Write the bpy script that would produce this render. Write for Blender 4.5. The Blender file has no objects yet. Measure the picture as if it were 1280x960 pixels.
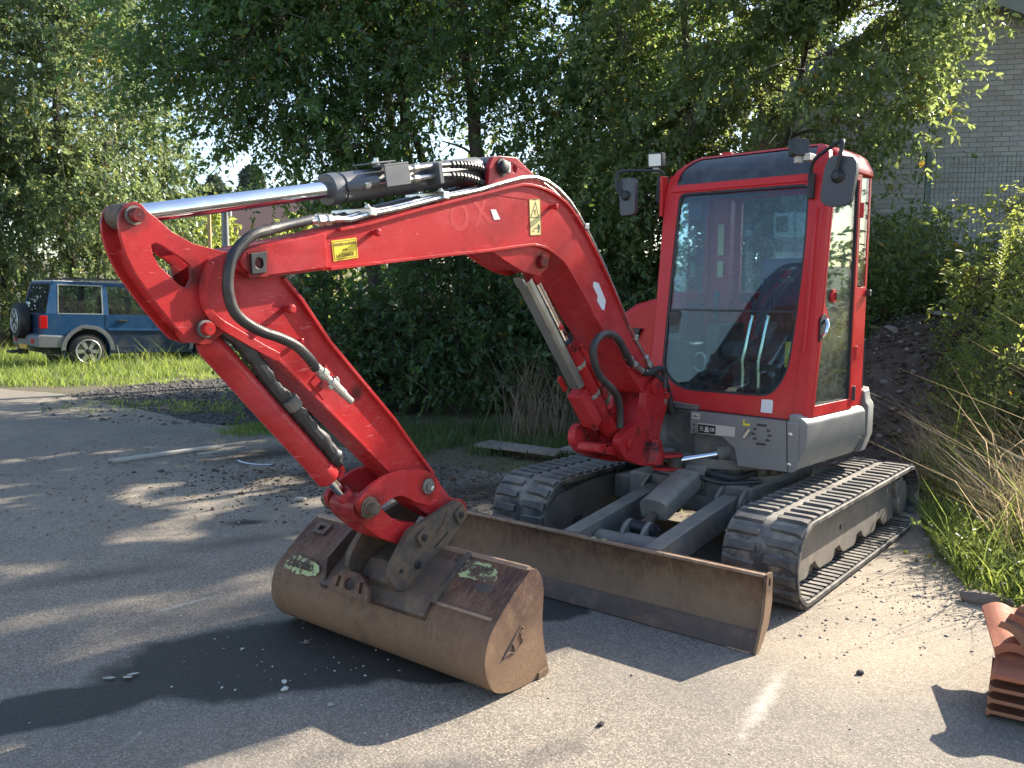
import bpy, bmesh, math, random
import numpy as np
from mathutils import Vector, Matrix, noise
from mathutils.geometry import tessellate_polygon
R = math.radians
SC = bpy.context.scene
COL = SC.collection

# ------------------------------------------------------------------ camera
cam_d = bpy.data.cameras.new('camera'); cam = bpy.data.objects.new('camera', cam_d); COL.objects.link(cam)
cam_d.sensor_width = 36.0; cam_d.lens = 30.52; cam_d.clip_start = .05; cam_d.clip_end = 3000
PITCH, ROLL = R(5.934), R(.404)
fw = Vector((0, math.cos(PITCH), -math.sin(PITCH))); up = Vector((0, math.sin(PITCH), math.cos(PITCH))); rt = Vector((1, 0, 0))
rt2 = rt*math.cos(ROLL) + up*math.sin(ROLL); up2 = up*math.cos(ROLL) - rt*math.sin(ROLL)
cam.matrix_world = Matrix(((rt2.x, up2.x, -fw.x, 0), (rt2.y, up2.y, -fw.y, 0), (rt2.z, up2.z, -fw.z, 1.6), (0, 0, 0, 1)))
SC.camera = cam

# ------------------------------------------------------------------ light
SUN_AZ, SUN_EL = 37.8, 30.9            # azimuth from +X towards +Y
w = bpy.data.worlds.new('World'); SC.world = w; w.use_nodes = True
nt = w.node_tree; bg = nt.nodes['Background']
sky = nt.nodes.new('ShaderNodeTexSky'); sky.sky_type = 'NISHITA'; sky.sun_disc = False
sky.sun_elevation = R(SUN_EL); sky.sun_rotation = R(90 - SUN_AZ); sky.altitude = 200; sky.air_density = 1.0; sky.dust_density = 1.2; sky.ozone_density = 1.0
nt.links.new(sky.outputs[0], bg.inputs[0]); bg.inputs[1].default_value = .12
sd = bpy.data.lights.new('sun', 'SUN'); sd.energy = 5.0; sd.angle = R(.53); sd.color = (1, .905, .76)
so = bpy.data.objects.new('sun', sd); COL.objects.link(so)
S = Vector((math.cos(R(SUN_AZ))*math.cos(R(SUN_EL)), math.sin(R(SUN_AZ))*math.cos(R(SUN_EL)), math.sin(R(SUN_EL))))
so.rotation_euler = S.to_track_quat('Z', 'Y').to_euler()
SC.view_settings.view_transform = 'Standard'; SC.view_settings.look = 'None'
SC.view_settings.exposure = 1.5; SC.view_settings.gamma = 1
SC.cycles.max_bounces = 8; SC.cycles.transparent_max_bounces = 16; SC.cycles.caustics_reflective = False; SC.cycles.caustics_refractive = False

# ------------------------------------------------------------------ helpers
class MB:
    def __init__(s): s.v = []; s.f = []
    def add(s, vs, fs):
        b = len(s.v); s.v += [tuple(p) for p in vs]; s.f += [tuple(i + b for i in f) for f in fs]; return s
    def box(s, x0, x1, y0, y1, z0, z1, M=None):
        vs = [(x, y, z) for x in (x0, x1) for y in (y0, y1) for z in (z0, z1)]
        if M: vs = [M @ Vector(p) for p in vs]
        return s.add(vs, [(0,1,3,2),(4,6,7,5),(0,4,5,1),(2,3,7,6),(0,2,6,4),(1,5,7,3)])
    def prism(s, pts, a, b, fn, holes=()):
        """outline pts (2-D, with holes) extruded from a to b; fn(p, q, t) -> xyz"""
        loops = [list(pts)] + [list(h) for h in holes]
        tris = tessellate_polygon([[Vector((p[0], p[1], 0)) for p in l] for l in loops])
        flat = [p for l in loops for p in l]; n = len(flat)
        vs = [fn(p[0], p[1], a) for p in flat] + [fn(p[0], p[1], b) for p in flat]
        fs = [tuple(t) for t in tris] + [tuple(i + n for i in reversed(t)) for t in tris]
        o = 0
        for l in loops:
            k = len(l)
            for i in range(k): j = (i + 1) % k; fs.append((o + i, o + j, o + j + n, o + i + n))
            o += k
        return s.add(vs, fs)
    def tube(s, path, r, n=8, cap=True):
        path = [Vector(p) for p in path]; rs = r if isinstance(r, (list, tuple)) else [r]*len(path)
        vs = []; fs = []; prev = None
        for i, p in enumerate(path):
            t = (path[min(i + 1, len(path) - 1)] - path[max(i - 1, 0)]).normalized()
            if prev is None:
                a = t.orthogonal().normalized()
            else:
                a = prev - t*prev.dot(t); a = a.normalized() if a.length > 1e-6 else t.orthogonal().normalized()
            prev = a; b = t.cross(a)
            for k in range(n):
                an = 2*math.pi*k/n; vs.append(p + (a*math.cos(an) + b*math.sin(an))*rs[i])
        for i in range(len(path) - 1):
            for k in range(n):
                fs.append((i*n + k, i*n + (k + 1) % n, (i + 1)*n + (k + 1) % n, (i + 1)*n + k))
        if cap: fs += [tuple(reversed(range(n))), tuple(range((len(path) - 1)*n, len(path)*n))]
        return s.add(vs, fs)
    def cyl(s, p, q, r, n=20): return s.tube([p, q], r, n)
    def lathe(s, p, q, prof, n=28):
        """prof: (t along p->q in metres, radius)"""
        p = Vector(p); d = (Vector(q) - p).normalized(); a = d.orthogonal().normalized(); b = d.cross(a)
        vs = []; fs = []; m = len(prof)
        for t, r in prof:
            for k in range(n):
                an = 2*math.pi*k/n; vs.append(p + d*t + (a*math.cos(an) + b*math.sin(an))*max(r, .0005))
        for i in range(m - 1):
            for k in range(n): fs.append((i*n + k, i*n + (k + 1) % n, (i + 1)*n + (k + 1) % n, (i + 1)*n + k))
        fs += [tuple(reversed(range(n))), tuple(range((m - 1)*n, m*n))]
        return s.add(vs, fs)
    def mesh(s, name, smooth=35, recalc=True):
        me = bpy.data.meshes.new(name); me.from_pydata(s.v, [], s.f); me.update()
        if recalc:
            bm = bmesh.new(); bm.from_mesh(me); bmesh.ops.recalc_face_normals(bm, faces=bm.faces); bm.to_mesh(me); bm.free()
        if smooth:
            me.shade_smooth(); me.set_sharp_from_angle(angle=R(smooth))
        return me
    def build(s, name, mat, parent=None, bevel=0, smooth=35, seg=2):
        me = s.mesh(name, smooth); me.materials.append(mat)
        o = bpy.data.objects.new(name, me); COL.objects.link(o); o.parent = parent
        if bevel:
            m = o.modifiers.new('edge', 'BEVEL'); m.width = bevel; m.segments = seg; m.limit_method = 'ANGLE'; m.angle_limit = R(40); m.harden_normals = True
        return o

def empty(name, loc=(0,0,0), rz=0, rx=0, ry=0):
    o = bpy.data.objects.new(name, None); COL.objects.link(o); o.location = loc; o.rotation_euler = (rx, ry, rz); o.empty_display_size = .2
    return o
def tag(o, label=None, cat=None, group=None, kind=None):
    if label: o['label'] = label
    if cat: o['category'] = cat
    if group: o['group'] = group
    if kind: o['kind'] = kind
    return o
def share(src, parent, M=None):
    o = src.copy(); COL.objects.link(o); o.parent = parent
    if M is not None: o.matrix_local = M
    return o
def smooth_path(pts, n=6):
    P = [Vector(p) for p in pts]; P = [P[0]*2 - P[1]] + P + [P[-1]*2 - P[-2]]; out = []
    for i in range(1, len(P) - 2):
        for k in range(n):
            t = k/n; a, b, c, d = P[i-1], P[i], P[i+1], P[i+2]
            out.append(.5*((2*b) + (c - a)*t + (2*a - 5*b + 4*c - d)*t*t + (3*b - a - 3*c + d)*t**3))
    out.append(P[-2]); return out
def rounded(pts, r, n=4):
    """round the corners of a 2-D outline"""
    out = []; m = len(pts)
    for i in range(m):
        a, b, c = Vector(pts[i-1]), Vector(pts[i]), Vector(pts[(i+1) % m])
        rr = r[i] if isinstance(r, (list, tuple)) else r
        d1, d2 = a - b, c - b; k = min(rr, d1.length*.48, d2.length*.48)
        p, q = b + d1.normalized()*k, b + d2.normalized()*k
        for j in range(n + 1):
            t = j/n; out.append(tuple(p*(1-t)**2 + b*2*t*(1-t) + q*t*t))
    return out

# ------------------------------------------------------------------ materials
def nd(t, typ, **kw):
    n = t.nodes.new(typ)
    for k, v in kw.items():
        if k in n.bl_rna.properties and k not in n.inputs: setattr(n, k, v)
        else: n.inputs[k].default_value = v
    return n
def newmat(name):
    m = bpy.data.materials.new(name); m.use_nodes = True; t = m.node_tree; p = t.nodes['Principled BSDF']; return m, t, p
def coords(t, scale=(1,1,1)):
    tc = t.nodes.new('ShaderNodeTexCoord'); mp = t.nodes.new('ShaderNodeMapping'); mp.inputs['Scale'].default_value = scale
    t.links.new(tc.outputs['Object'], mp.inputs[0]); return mp.outputs[0]
def noise_n(t, co, scale, detail=6, rough=.6, dist=0):
    n = nd(t, 'ShaderNodeTexNoise', Scale=scale, Detail=detail, Roughness=rough, Distortion=dist); t.links.new(co, n.inputs['Vector']); return n.outputs['Fac']
def ramp(t, fac, stops):
    n = t.nodes.new('ShaderNodeValToRGB'); e = n.color_ramp.elements
    while len(e) < len(stops): e.new(.5)
    for i, (p, c) in enumerate(stops):
        e[i].position = p; e[i].color = (*c, 1) if not isinstance(c, (int, float)) else (c, c, c, 1)
    t.links.new(fac, n.inputs[0]); return n.outputs[0]
def mix(t, fac, a, b, mode='MIX'):
    n = t.nodes.new('ShaderNodeMix'); n.data_type = 'RGBA'; n.blend_type = mode
    for sock, v in ((n.inputs[0], fac), (n.inputs[6], a), (n.inputs[7], b)):
        if isinstance(v, bpy.types.NodeSocket): t.links.new(v, sock)
        elif isinstance(v, (int, float)): sock.default_value = v
        else: sock.default_value = (*v, 1)
    return n.outputs[2]
def bump(t, p, h, strength=.3, dist=.01):
    b = nd(t, 'ShaderNodeBump', Strength=strength, Distance=dist); t.links.new(h, b.inputs['Height']); t.links.new(b.outputs[0], p.inputs['Normal'])
def pbr(name, base, rough=.5, metal=0, var=.25, scale=6, dirt=None, dirt_at=(.55,.7), dirt_scale=4, scratch=None, bmp=.15, bscale=60, stretch=(1,1,1), spec=.5, dust=None, chips=None, grease=()):
    """general worn material: mottled base, patches of dirt, thin scratches, dust on upward faces"""
    m, t, p = newmat(name); co = coords(t, stretch)
    c = mix(t, noise_n(t, co, scale), tuple(x*(1-var) for x in base), tuple(min(1, x*(1+var)) for x in base))
    if dirt: c = mix(t, ramp(t, noise_n(t, co, dirt_scale, 9, .68, .4), [(dirt_at[0], 0.0), (dirt_at[1], 1.0)]), c, dirt)
    if scratch:
        sc = coords(t, (9, 9, 70)); f = ramp(t, noise_n(t, sc, 1.6, 4, .6, .8), [(.63, 0.0), (.68, .8)])
        c = mix(t, f, c, scratch)
    if chips:
        vo = nd(t, 'ShaderNodeTexVoronoi', Scale=38.0, Randomness=1.0); t.links.new(co, vo.inputs['Vector'])
        a = ramp(t, vo.outputs['Distance'], [(.10, 1.0), (.16, 0.0)]); b = ramp(t, noise_n(t, co, 7, 5, .7), [(.56, 0.0), (.62, 1.0)])
        c = mix(t, mix(t, 1.0, a, b, 'MULTIPLY'), c, chips)
        c = mix(t, ramp(t, noise_n(t, co, 28, 6, .75), [(.56, 0.0), (.75, .45)]), c, tuple(min(1, x*1.12 + .055) for x in base))
        c = mix(t, ramp(t, noise_n(t, coords(t, (1.5, 4, 4)), 1.1, 6, .65, .6), [(.48, 0.0), (.68, .55)]), c, (.50, .075, .085))
        c = mix(t, ramp(t, noise_n(t, coords(t, (14, 5, 3)), 1.3, 7, .72, .5), [(.60, 0.0), (.72, .7)]), c, (.13, .018, .02))
    for gx, gz, gr in grease:
        mp = t.nodes.new('ShaderNodeMapping'); mp.vector_type = 'TEXTURE'; mp.inputs['Location'].default_value = (gx, 0, gz); mp.inputs['Scale'].default_value = (gr, 40, gr)
        tc = t.nodes.new('ShaderNodeTexCoord'); t.links.new(tc.outputs['Object'], mp.inputs[0]); ln = nd(t, 'ShaderNodeVectorMath', operation='LENGTH'); t.links.new(mp.outputs[0], ln.inputs[0])
        a = nd(t, 'ShaderNodeMath', operation='MULTIPLY_ADD'); a.inputs[1].default_value = 1.1; t.links.new(noise_n(t, co, 16, 6, .7), a.inputs[0]); t.links.new(ln.outputs['Value'], a.inputs[2])
        hf = nd(t, 'ShaderNodeMath', operation='MULTIPLY'); hf.inputs[1].default_value = .5; t.links.new(a.outputs[0], hf.inputs[0]); c = mix(t, ramp(t, hf.outputs[0], [(.40, .85), (.74, 0.0)]), c, (.05, .016, .014))
    if dust:
        ge = t.nodes.new('ShaderNodeNewGeometry'); sp = t.nodes.new('ShaderNodeSeparateXYZ'); t.links.new(ge.outputs['Normal'], sp.inputs[0])
        mu = nd(t, 'ShaderNodeMath', operation='MULTIPLY'); t.links.new(ramp(t, sp.outputs[2], [(.35, 0.0), (.9, 1.0)]), mu.inputs[0])
        t.links.new(ramp(t, noise_n(t, co, 9, 8, .7), [(.3, .15), (.65, dust[3])]), mu.inputs[1]); c = mix(t, mu.outputs[0], c, dust[:3])
    t.links.new(c, p.inputs['Base Color']); p.inputs['Metallic'].default_value = metal
    t.links.new(ramp(t, noise_n(t, co, scale*2.3), [(.3, max(0, rough-.12)), (.7, min(1, rough+.12))]), p.inputs['Roughness'])
    p.inputs['Specular IOR Level'].default_value = spec
    if bmp: bump(t, p, noise_n(t, co, bscale, 5, .65), bmp, .004)
    return m
def leafmat(name, dark, light, trans, mixf=.45, gloss=.35):
    m, t, p = newmat(name); at = t.nodes.new('ShaderNodeAttribute'); at.attribute_name = 'rnd'
    c = ramp(t, at.outputs['Fac'], [(0, dark), (.75, light), (.95, tuple(x*1.25 for x in light)), (1, (.22,.16,.03))])
    t.links.new(c, p.inputs['Base Color']); p.inputs['Roughness'].default_value = gloss; p.inputs['Specular IOR Level'].default_value = .5
    tr = t.nodes.new('ShaderNodeBsdfTranslucent'); t.links.new(ramp(t, at.outputs['Fac'], [(0, tuple(x*.6 for x in trans)), (.9, trans), (1, (.5,.33,.04))]), tr.inputs[0])
    mx = t.nodes.new('ShaderNodeMixShader'); mx.inputs[0].default_value = mixf
    t.links.new(p.outputs[0], mx.inputs[1]); t.links.new(tr.outputs[0], mx.inputs[2]); t.links.new(mx.outputs[0], t.nodes['Material Output'].inputs[0])
    return m
def glassmat(name, tint, refl=2.0, speck=False, dirt=.06):
    m, t, p = newmat(name); t.nodes.remove(p)
    tr = t.nodes.new('ShaderNodeBsdfTransparent'); tr.inputs[0].default_value = (*tint, 1)
    gl = nd(t, 'ShaderNodeBsdfGlossy', Roughness=.015); gl.inputs[0].default_value = (1,1,1,1)
    fr = nd(t, 'ShaderNodeFresnel', IOR=1.5); mu = nd(t, 'ShaderNodeMath', operation='MULTIPLY', use_clamp=True); mu.inputs[1].default_value = refl; t.links.new(fr.outputs[0], mu.inputs[0])
    mx = t.nodes.new('ShaderNodeMixShader'); t.links.new(mu.outputs[0], mx.inputs[0]); t.links.new(tr.outputs[0], mx.inputs[1]); t.links.new(gl.outputs[0], mx.inputs[2])
    df = t.nodes.new('ShaderNodeBsdfDiffuse'); df.inputs[0].default_value = (.5,.5,.47,1)
    co = coords(t); f = ramp(t, noise_n(t, co, 14, 8, .7), [(.4, dirt*.4), (.7, dirt*1.6)])
    if speck:
        vo = nd(t, 'ShaderNodeTexVoronoi', Scale=26, Randomness=1.0); t.links.new(co, vo.inputs['Vector'])
        sp = ramp(t, vo.outputs['Distance'], [(.045, 1.0), (.075, 0.0)]); g = ramp(t, noise_n(t, co, 5, 2), [(.5, 0.0), (.6, .8)])
        f2 = mix(t, 1.0, sp, g, 'MULTIPLY'); f = mix(t, 1.0, f, f2, 'ADD')
    m2 = t.nodes.new('ShaderNodeMixShader'); t.links.new(f, m2.inputs[0]); t.links.new(mx.outputs[0], m2.inputs[1]); t.links.new(df.outputs[0], m2.inputs[2])
    t.links.new(m2.outputs[0], t.nodes['Material Output'].inputs[0]); return m

RED = pbr('red_paint', (.45,.029,.031), .31, 0, .12, 3, dirt=(.24,.016,.022), dirt_at=(.50,.74), dirt_scale=2.4, scratch=(.62,.15,.15), bmp=.06, bscale=40, spec=.2, chips=(.16,.07,.06), grease=[(3.927,1.836,.075),(3.692,1.475,.09),(2.159,2.184,.09),(1.841,1.76,.08),(2.66,.763,.075),(3.0,.733,.11),(3.514,1.70,.085),(2.45,.60,.10),(3.02,1.20,.05),(3.74,1.65,.07)])
RED2 = pbr('red_paint_greasy', (.42,.023,.025), .34, 0, .2, 4, dirt=(.045,.016,.013), dirt_at=(.54,.64), dirt_scale=5, scratch=(.5,.1,.1), bmp=.08, bscale=50, spec=.2, chips=(.05,.03,.025))
CABRED = pbr('cab_red_paint', (.55,.034,.036), .28, 0, .1, 2.5, dirt=(.46,.06,.06), dirt_at=(.6,.85), dirt_scale=3, bmp=.03, bscale=30, spec=.2)
def rustmat(name, deep, mid, tan, low=.16):
    # bare earth-worn steel: purple-brown scale, orange-tan wear streaks, dried mud that thickens towards the lower edge
    m, t, p = newmat(name); co = coords(t)
    c = mix(t, ramp(t, noise_n(t, co, 5, 8, .7, .3), [(.42, 0.0), (.58, 1.0)]), deep, mid)
    c = mix(t, ramp(t, noise_n(t, co, 11, 9, .75, .5), [(.54, 0.0), (.62, .8)]), c, (.21, .095, .042)); c = mix(t, ramp(t, noise_n(t, co, 3.4, 9, .75, .6), [(.58, 0.0), (.66, .65)]), c, (.20, .17, .145))
    st = noise_n(t, coords(t, (3, 26, 3)), 3.2, 7, .7, .2); c = mix(t, ramp(t, st, [(.50, 0.0), (.68, .75)]), c, tan)
    c = mix(t, ramp(t, noise_n(t, coords(t, (60, 6, 6)), 2.5, 4, .6, .5), [(.66, 0.0), (.72, .6)]), c, tuple(x*1.5 for x in mid))
    c = mix(t, ramp(t, noise_n(t, co, 60, 6, .75), [(.48, 0.0), (.72, .7)]), c, tuple(x*.45 for x in deep))
    tc = t.nodes.new('ShaderNodeTexCoord'); sp = t.nodes.new('ShaderNodeSeparateXYZ'); t.links.new(tc.outputs['Object'], sp.inputs[0])
    a = nd(t, 'ShaderNodeMath', operation='MULTIPLY_ADD'); a.inputs[1].default_value = -.35; t.links.new(noise_n(t, co, 9, 7, .7), a.inputs[0]); t.links.new(sp.outputs[2], a.inputs[2])
    mud = ramp(t, a.outputs[0], [(max(0, low - .22), .7), (max(.06, low + .17), 0.0)]); c = mix(t, mud, c, mix(t, noise_n(t, co, 40, 6, .7), tuple(x*.75 for x in tan), tuple(min(1, x*1.25) for x in tan)))
    c = mix(t, ramp(t, noise_n(t, co, 2.2, 4, .6), [(.52, 0.0), (.72, .55)]), c, tuple(x*.6 for x in deep))
    t.links.new(c, p.inputs['Base Color']); p.inputs['Roughness'].default_value = .8; p.inputs['Specular IOR Level'].default_value = .3
    bump(t, p, mix(t, .5, noise_n(t, co, 90, 6, .75), st), .7, .005); return m
RUST = rustmat('rusty_bucket_steel', (.085,.046,.038), (.15,.085,.062), (.27,.17,.10), .06)
BLST = rustmat('rusty_blade_steel', (.085,.05,.036), (.165,.098,.062), (.28,.185,.11), -.02)
RUSTD = pbr('dark_rusty_steel', (.085,.058,.048), .7, .2, .35, 5, dirt=(.22,.13,.075), dirt_at=(.5,.72), dirt_scale=9, bmp=.5, bscale=50, dust=(.34,.25,.17,.3))
WORN = pbr('worn_edge_steel', (.34,.24,.17), .6, .35, .25, 9, dirt=(.2,.11,.06), dirt_at=(.5,.7), dirt_scale=14, bmp=.3)
CPLR = pbr('muddy_grey_steel', (.075,.064,.055), .75, .15, .45, 9, dirt=(.145,.10,.065), dirt_at=(.42,.6), dirt_scale=11, bmp=.6, bscale=50)
GREY = pbr('grey_skirt_paint', (.20,.20,.195), .5, 0, .1, 3, dirt=(.27,.26,.24), dirt_at=(.5,.75), dirt_scale=3, bmp=.05, dust=(.45,.43,.39,.4))
DGREY = pbr('chassis_grey', (.115,.117,.115), .62, 0, .25, 4, dirt=(.20,.175,.14), dirt_at=(.44,.66), dirt_scale=6, bmp=.3, dust=(.32,.285,.23,.8))
FRAMEG = pbr('track_frame_grey', (.16,.145,.125), .75, 0, .25, 4, dirt=(.25,.21,.165), dirt_at=(.42,.65), dirt_scale=4, bmp=.3)
BLACK = pbr('black_plastic', (.022,.023,.026), .5, 0, .3, 8, bmp=.05)
MIRB = pbr('mirror_back_plastic', (.05,.055,.065), .42, 0, .15, 8, bmp=.03)
HOSE = pbr('hose_rubber', (.03,.03,.032), .5, 0, .3, 12, dirt=(.075,.07,.065), dirt_at=(.5,.75), dirt_scale=6, bmp=.25, bscale=140)
RUBBER = pbr('track_rubber', (.035,.036,.04), .72, 0, .3, 6, dirt=(.20,.175,.14), dirt_at=(.44,.64), dirt_scale=9, bmp=.4, bscale=45, dust=(.42,.38,.32,.6))
LUGR = pbr('tread_lug_rubber', (.05,.05,.052), .72, 0, .3, 6, dirt=(.16,.145,.12), dirt_at=(.42,.7), dirt_scale=6, bmp=.4, bscale=40, dust=(.40,.36,.30,.4))
CHROME = pbr('chrome_rod', (.78,.80,.84), .12, 1, .03, 4, bmp=0)
BARREL = pbr('grey_cylinder_paint', (.10,.105,.115), .42, 0, .15, 4, dirt=(.2,.2,.2), dirt_at=(.6,.8), bmp=.04)
ZINC = pbr('zinc_fitting', (.55,.55,.52), .34, .9, .12, 20, bmp=.1)
GALV = pbr('galvanised_guard', (.42,.43,.40), .38, .85, .15, 6, dirt=(.3,.29,.25), dirt_at=(.5,.75), bmp=.12)
ALU = pbr('steel_tube', (.62,.62,.60), .25, .9, .1, 12, bmp=.05)
YEL = pbr('yellow_sticker', (.78,.60,.03), .4, 0, .04, 6, bmp=0)
YEL2 = pbr('pale_yellow_sticker', (.75,.62,.25), .45, 0, .05, 6, bmp=0)
WHITE = pbr('white_sticker', (.74,.74,.75), .45, 0, .06, 8, bmp=0)
LILAC = pbr('torn_white_sticker', (.66,.66,.70), .45, 0, .15, 20, bmp=0)
INK = pbr('sticker_print', (.02,.02,.02), .5, 0, 0, 6, bmp=0)
OCHRE = pbr('sticker_print_brown', (.22,.14,.02), .5, 0, 0, 6, bmp=0)
CREAM = pbr('cream_plate', (.55,.52,.44), .5, 0, .08, 9, bmp=0)
LIME = pbr('flaking_lime_paint', (.46,.52,.24), .75, 0, .2, 9, dirt=(.12,.07,.05), dirt_at=(.47,.53), dirt_scale=16, bmp=.5)
GLASS = glassmat('cab_glass', (.78,.90,.97), .6, False, .015)
GLASSL = glassmat('cab_lower_glass', (.74,.86,.86), .6, True, .04)
GLASSG = glassmat('green_side_glass', (.72,.86,.77), .75, True, .10)
GLASSD = glassmat('dark_roof_glass', (.10,.13,.16), 1.8, False, .08)
LENS = pbr('lamp_lens', (.75,.75,.70), .2, 0, .1, 30, bmp=.4, bscale=80)
SEATM = pbr('seat_fabric', (.07,.075,.09), .8, 0, .2, 10)
MATT = pbr('cab_floor', (.13,.13,.12), .8, 0, .3, 8)
# ================================================================== SETTING
rng = np.random.default_rng(7); rnd = random.Random(5)
def smooth(a, b, x): t = np.clip((x - a)/(b - a), 0, 1); return t*t*(3 - 2*t)
BANKL = [(2.95,3.2),(2.72,4.6),(2.95,5.5),(3.30,6.4),(3.25,7.5),(2.7,8.5),(1.9,9.8),(1.9,12.0),(2.4,16.0)]
def bank_s(x, y):
    """signed distance to the foot of the bank, positive on the bank"""
    best = np.full(np.shape(x), 1e9); sg = np.ones(np.shape(x))
    for (x0, y0), (x1, y1) in zip(BANKL[:-1], BANKL[1:]):
        dx, dy = x1 - x0, y1 - y0; t = np.clip(((x - x0)*dx + (y - y0)*dy)/(dx*dx + dy*dy), 0, 1)
        px, py = x - x0 - t*dx, y - y0 - t*dy; d = np.hypot(px, py); c = dx*py - dy*px
        u = d < best; best = np.where(u, d, best); sg = np.where(u, np.where(c < 0, 1, -1), sg)
    return best*sg
def bank_h(x, y):
    s = bank_s(x, y); h = 1.42*smooth(.0, 2.2, s)
    h = h*(.45 + .55*smooth(5.0, 8.2, y))
    h += .05*np.sin(x*3.1 + y*1.7)*smooth(.1, .8, s) + .035*np.sin(x*7.3 - y*5.1)*smooth(.1, .6, s)
    return np.where(s < 0, -.05, h)
def grid_sheet(name, xs, ys, hf, mat, jitter=0):
    X, Y = np.meshgrid(xs, ys); Z = hf(X, Y)
    if jitter: Z = Z + rng.normal(0, jitter, Z.shape)*(Z > 0)
    nx, ny = len(xs), len(ys); V = np.stack([X, Y, Z], -1).reshape(-1, 3)
    idx = np.arange(nx*ny).reshape(ny, nx); F = np.stack([idx[:-1,:-1], idx[:-1,1:], idx[1:,1:], idx[1:,:-1]], -1).reshape(-1, 4)
    me = bpy.data.meshes.new(name); me.from_pydata(V.tolist(), [], F.tolist()); me.shade_smooth(); me.materials.append(mat)
    o = bpy.data.objects.new(name, me); COL.objects.link(o); return o

def ell(t, pos, cx, cy, rx, ry, rot, lo=.75, hi=1.1, wob=.35, wscale=3.0):
    """soft, ragged elliptical mask in ground coordinates (metres)"""
    mp = t.nodes.new('ShaderNodeMapping'); mp.vector_type = 'TEXTURE'
    mp.inputs['Location'].default_value = (cx, cy, 0); mp.inputs['Rotation'].default_value = (0, 0, rot); mp.inputs['Scale'].default_value = (rx, ry, 1)
    t.links.new(pos, mp.inputs[0])
    ln = nd(t, 'ShaderNodeVectorMath', operation='LENGTH'); t.links.new(mp.outputs[0], ln.inputs[0])
    nz = noise_n(t, pos, wscale, 6, .6); a = nd(t, 'ShaderNodeMath', operation='MULTIPLY_ADD'); a.inputs[1].default_value = wob; t.links.new(nz, a.inputs[0]); t.links.new(ln.outputs['Value'], a.inputs[2])
    hf = nd(t, 'ShaderNodeMath', operation='MULTIPLY'); hf.inputs[1].default_value = .5; t.links.new(a.outputs[0], hf.inputs[0])
    return ramp(t, hf.outputs[0], [(lo*.5, 1.0), (hi*.5, 0.0)])
def mx_(t, *fs):
    o = fs[0]
    for f in fs[1:]:
        m = nd(t, 'ShaderNodeMath', operation='MAXIMUM'); t.links.new(o, m.inputs[0]); t.links.new(f, m.inputs[1]); o = m.outputs[0]
    return o
# asphalt: exposed pale aggregate in grey binder, with stains
m, t, p = newmat('worn_asphalt'); co = coords(t)
v1 = nd(t, 'ShaderNodeTexVoronoi', Scale=140.0); t.links.new(co, v1.inputs['Vector'])
v2 = nd(t, 'ShaderNodeTexVoronoi', Scale=62.0); t.links.new(co, v2.inputs['Vector'])
bw = nd(t, 'ShaderNodeRGBToBW'); t.links.new(v1.outputs['Color'], bw.inputs[0])
bw2 = nd(t, 'ShaderNodeRGBToBW'); t.links.new(v2.outputs['Color'], bw2.inputs[0])
c = ramp(t, bw.outputs[0], [(.12,(.17,.141,.107)),(.42,(.29,.245,.187)),(.68,(.40,.34,.264)),(.92,(.58,.50,.395))])
c = mix(t, ramp(t, bw2.outputs[0], [(.62,0.0),(.8,.3)]), c, (.42,.36,.285))
c = mix(t, ramp(t, v1.outputs['Distance'], [(.35,0.0),(.6,.5)]), c, (.09,.085,.078))
c = mix(t, ramp(t, noise_n(t, co, 9, 7, .7), [(.52,0.0),(.72,.5)]), c, (.13,.117,.10)); big = noise_n(t, co, .55, 5, .6); c = mix(t, ramp(t, big, [(.38,.55),(.62,0.0)]), c, (.14,.13,.115))
c = mix(t, ramp(t, noise_n(t, co, 2.4, 6, .65), [(.5,0.0),(.75,.35)]), c, (.33,.29,.235))
sand = mx_(t, ell(t, co, 2.25, 4.55, .95, .75, .3, .5, 1.25), ell(t, co, 1.7, 3.8, .8, .5, .4, .3, 1.3))
c = mix(t, sand, c, mix(t, ramp(t, bw.outputs[0], [(.3,0.0),(.9,1.0)]), (.30,.245,.18), (.46,.385,.295)))
brown = mx_(t, ell(t, co, -2.35, 4.75, .6, .16, .5, .2, 1.3, .5, 6), ell(t, co, -1.75, 5.45, .5, .14, .55, .2, 1.3, .5, 6))
c = mix(t, ramp(t, brown, [(0, 0.0),(1, .75)]), c, (.10,.075,.055))
soil = mx_(t, ell(t, co, -1.2, 7.5, 1.5, 1.0, .4, .6, 1.15, .6, 1.6), ell(t, co, -.1, 6.9, 1.1, .75, .3, .6, 1.15, .6, 1.6), ell(t, co, -2.4, 8.5, 1.0, .55, .8, .5, 1.1, .6, 1.6), ell(t, co, -1.85, 5.92, .2, .1, .2, .5, 1.1))
c = mix(t, soil, c, (.055,.045,.036))
wet = mx_(t, ell(t, co, -.95, 3.72, .95, .47, .30, 1.02, 1.16, .45, 4), ell(t, co, .16, 4.35, .32, .26, .3, 1.02, 1.16, .45, 5), ell(t, co, -1.75, 3.20, .50, .20, .45, 1.0, 1.18, .5, 5), ell(t, co, -.28, 3.62, .38, .22, .1, 1.0, 1.15, .45, 6))
c = mix(t, wet, c, mix(t, .84, c, (.020,.019,.018)))
scuff = mx_(t, ell(t, co, 1.0, 3.28, .50, .055, 1.05, .1, 1.5, 1.3, 22), ell(t, co, -1.67, 4.33, .26, .03, .8, .1, 1.5, 1.3, 22))
c = mix(t, ramp(t, scuff, [(0, 0.0),(1, .9)]), c, (.60,.56,.49))
t.links.new(c, p.inputs['Base Color']); t.links.new(ramp(t, wet, [(0,.88),(1,.6)]), p.inputs['Roughness']); p.inputs['Specular IOR Level'].default_value = .35
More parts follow.
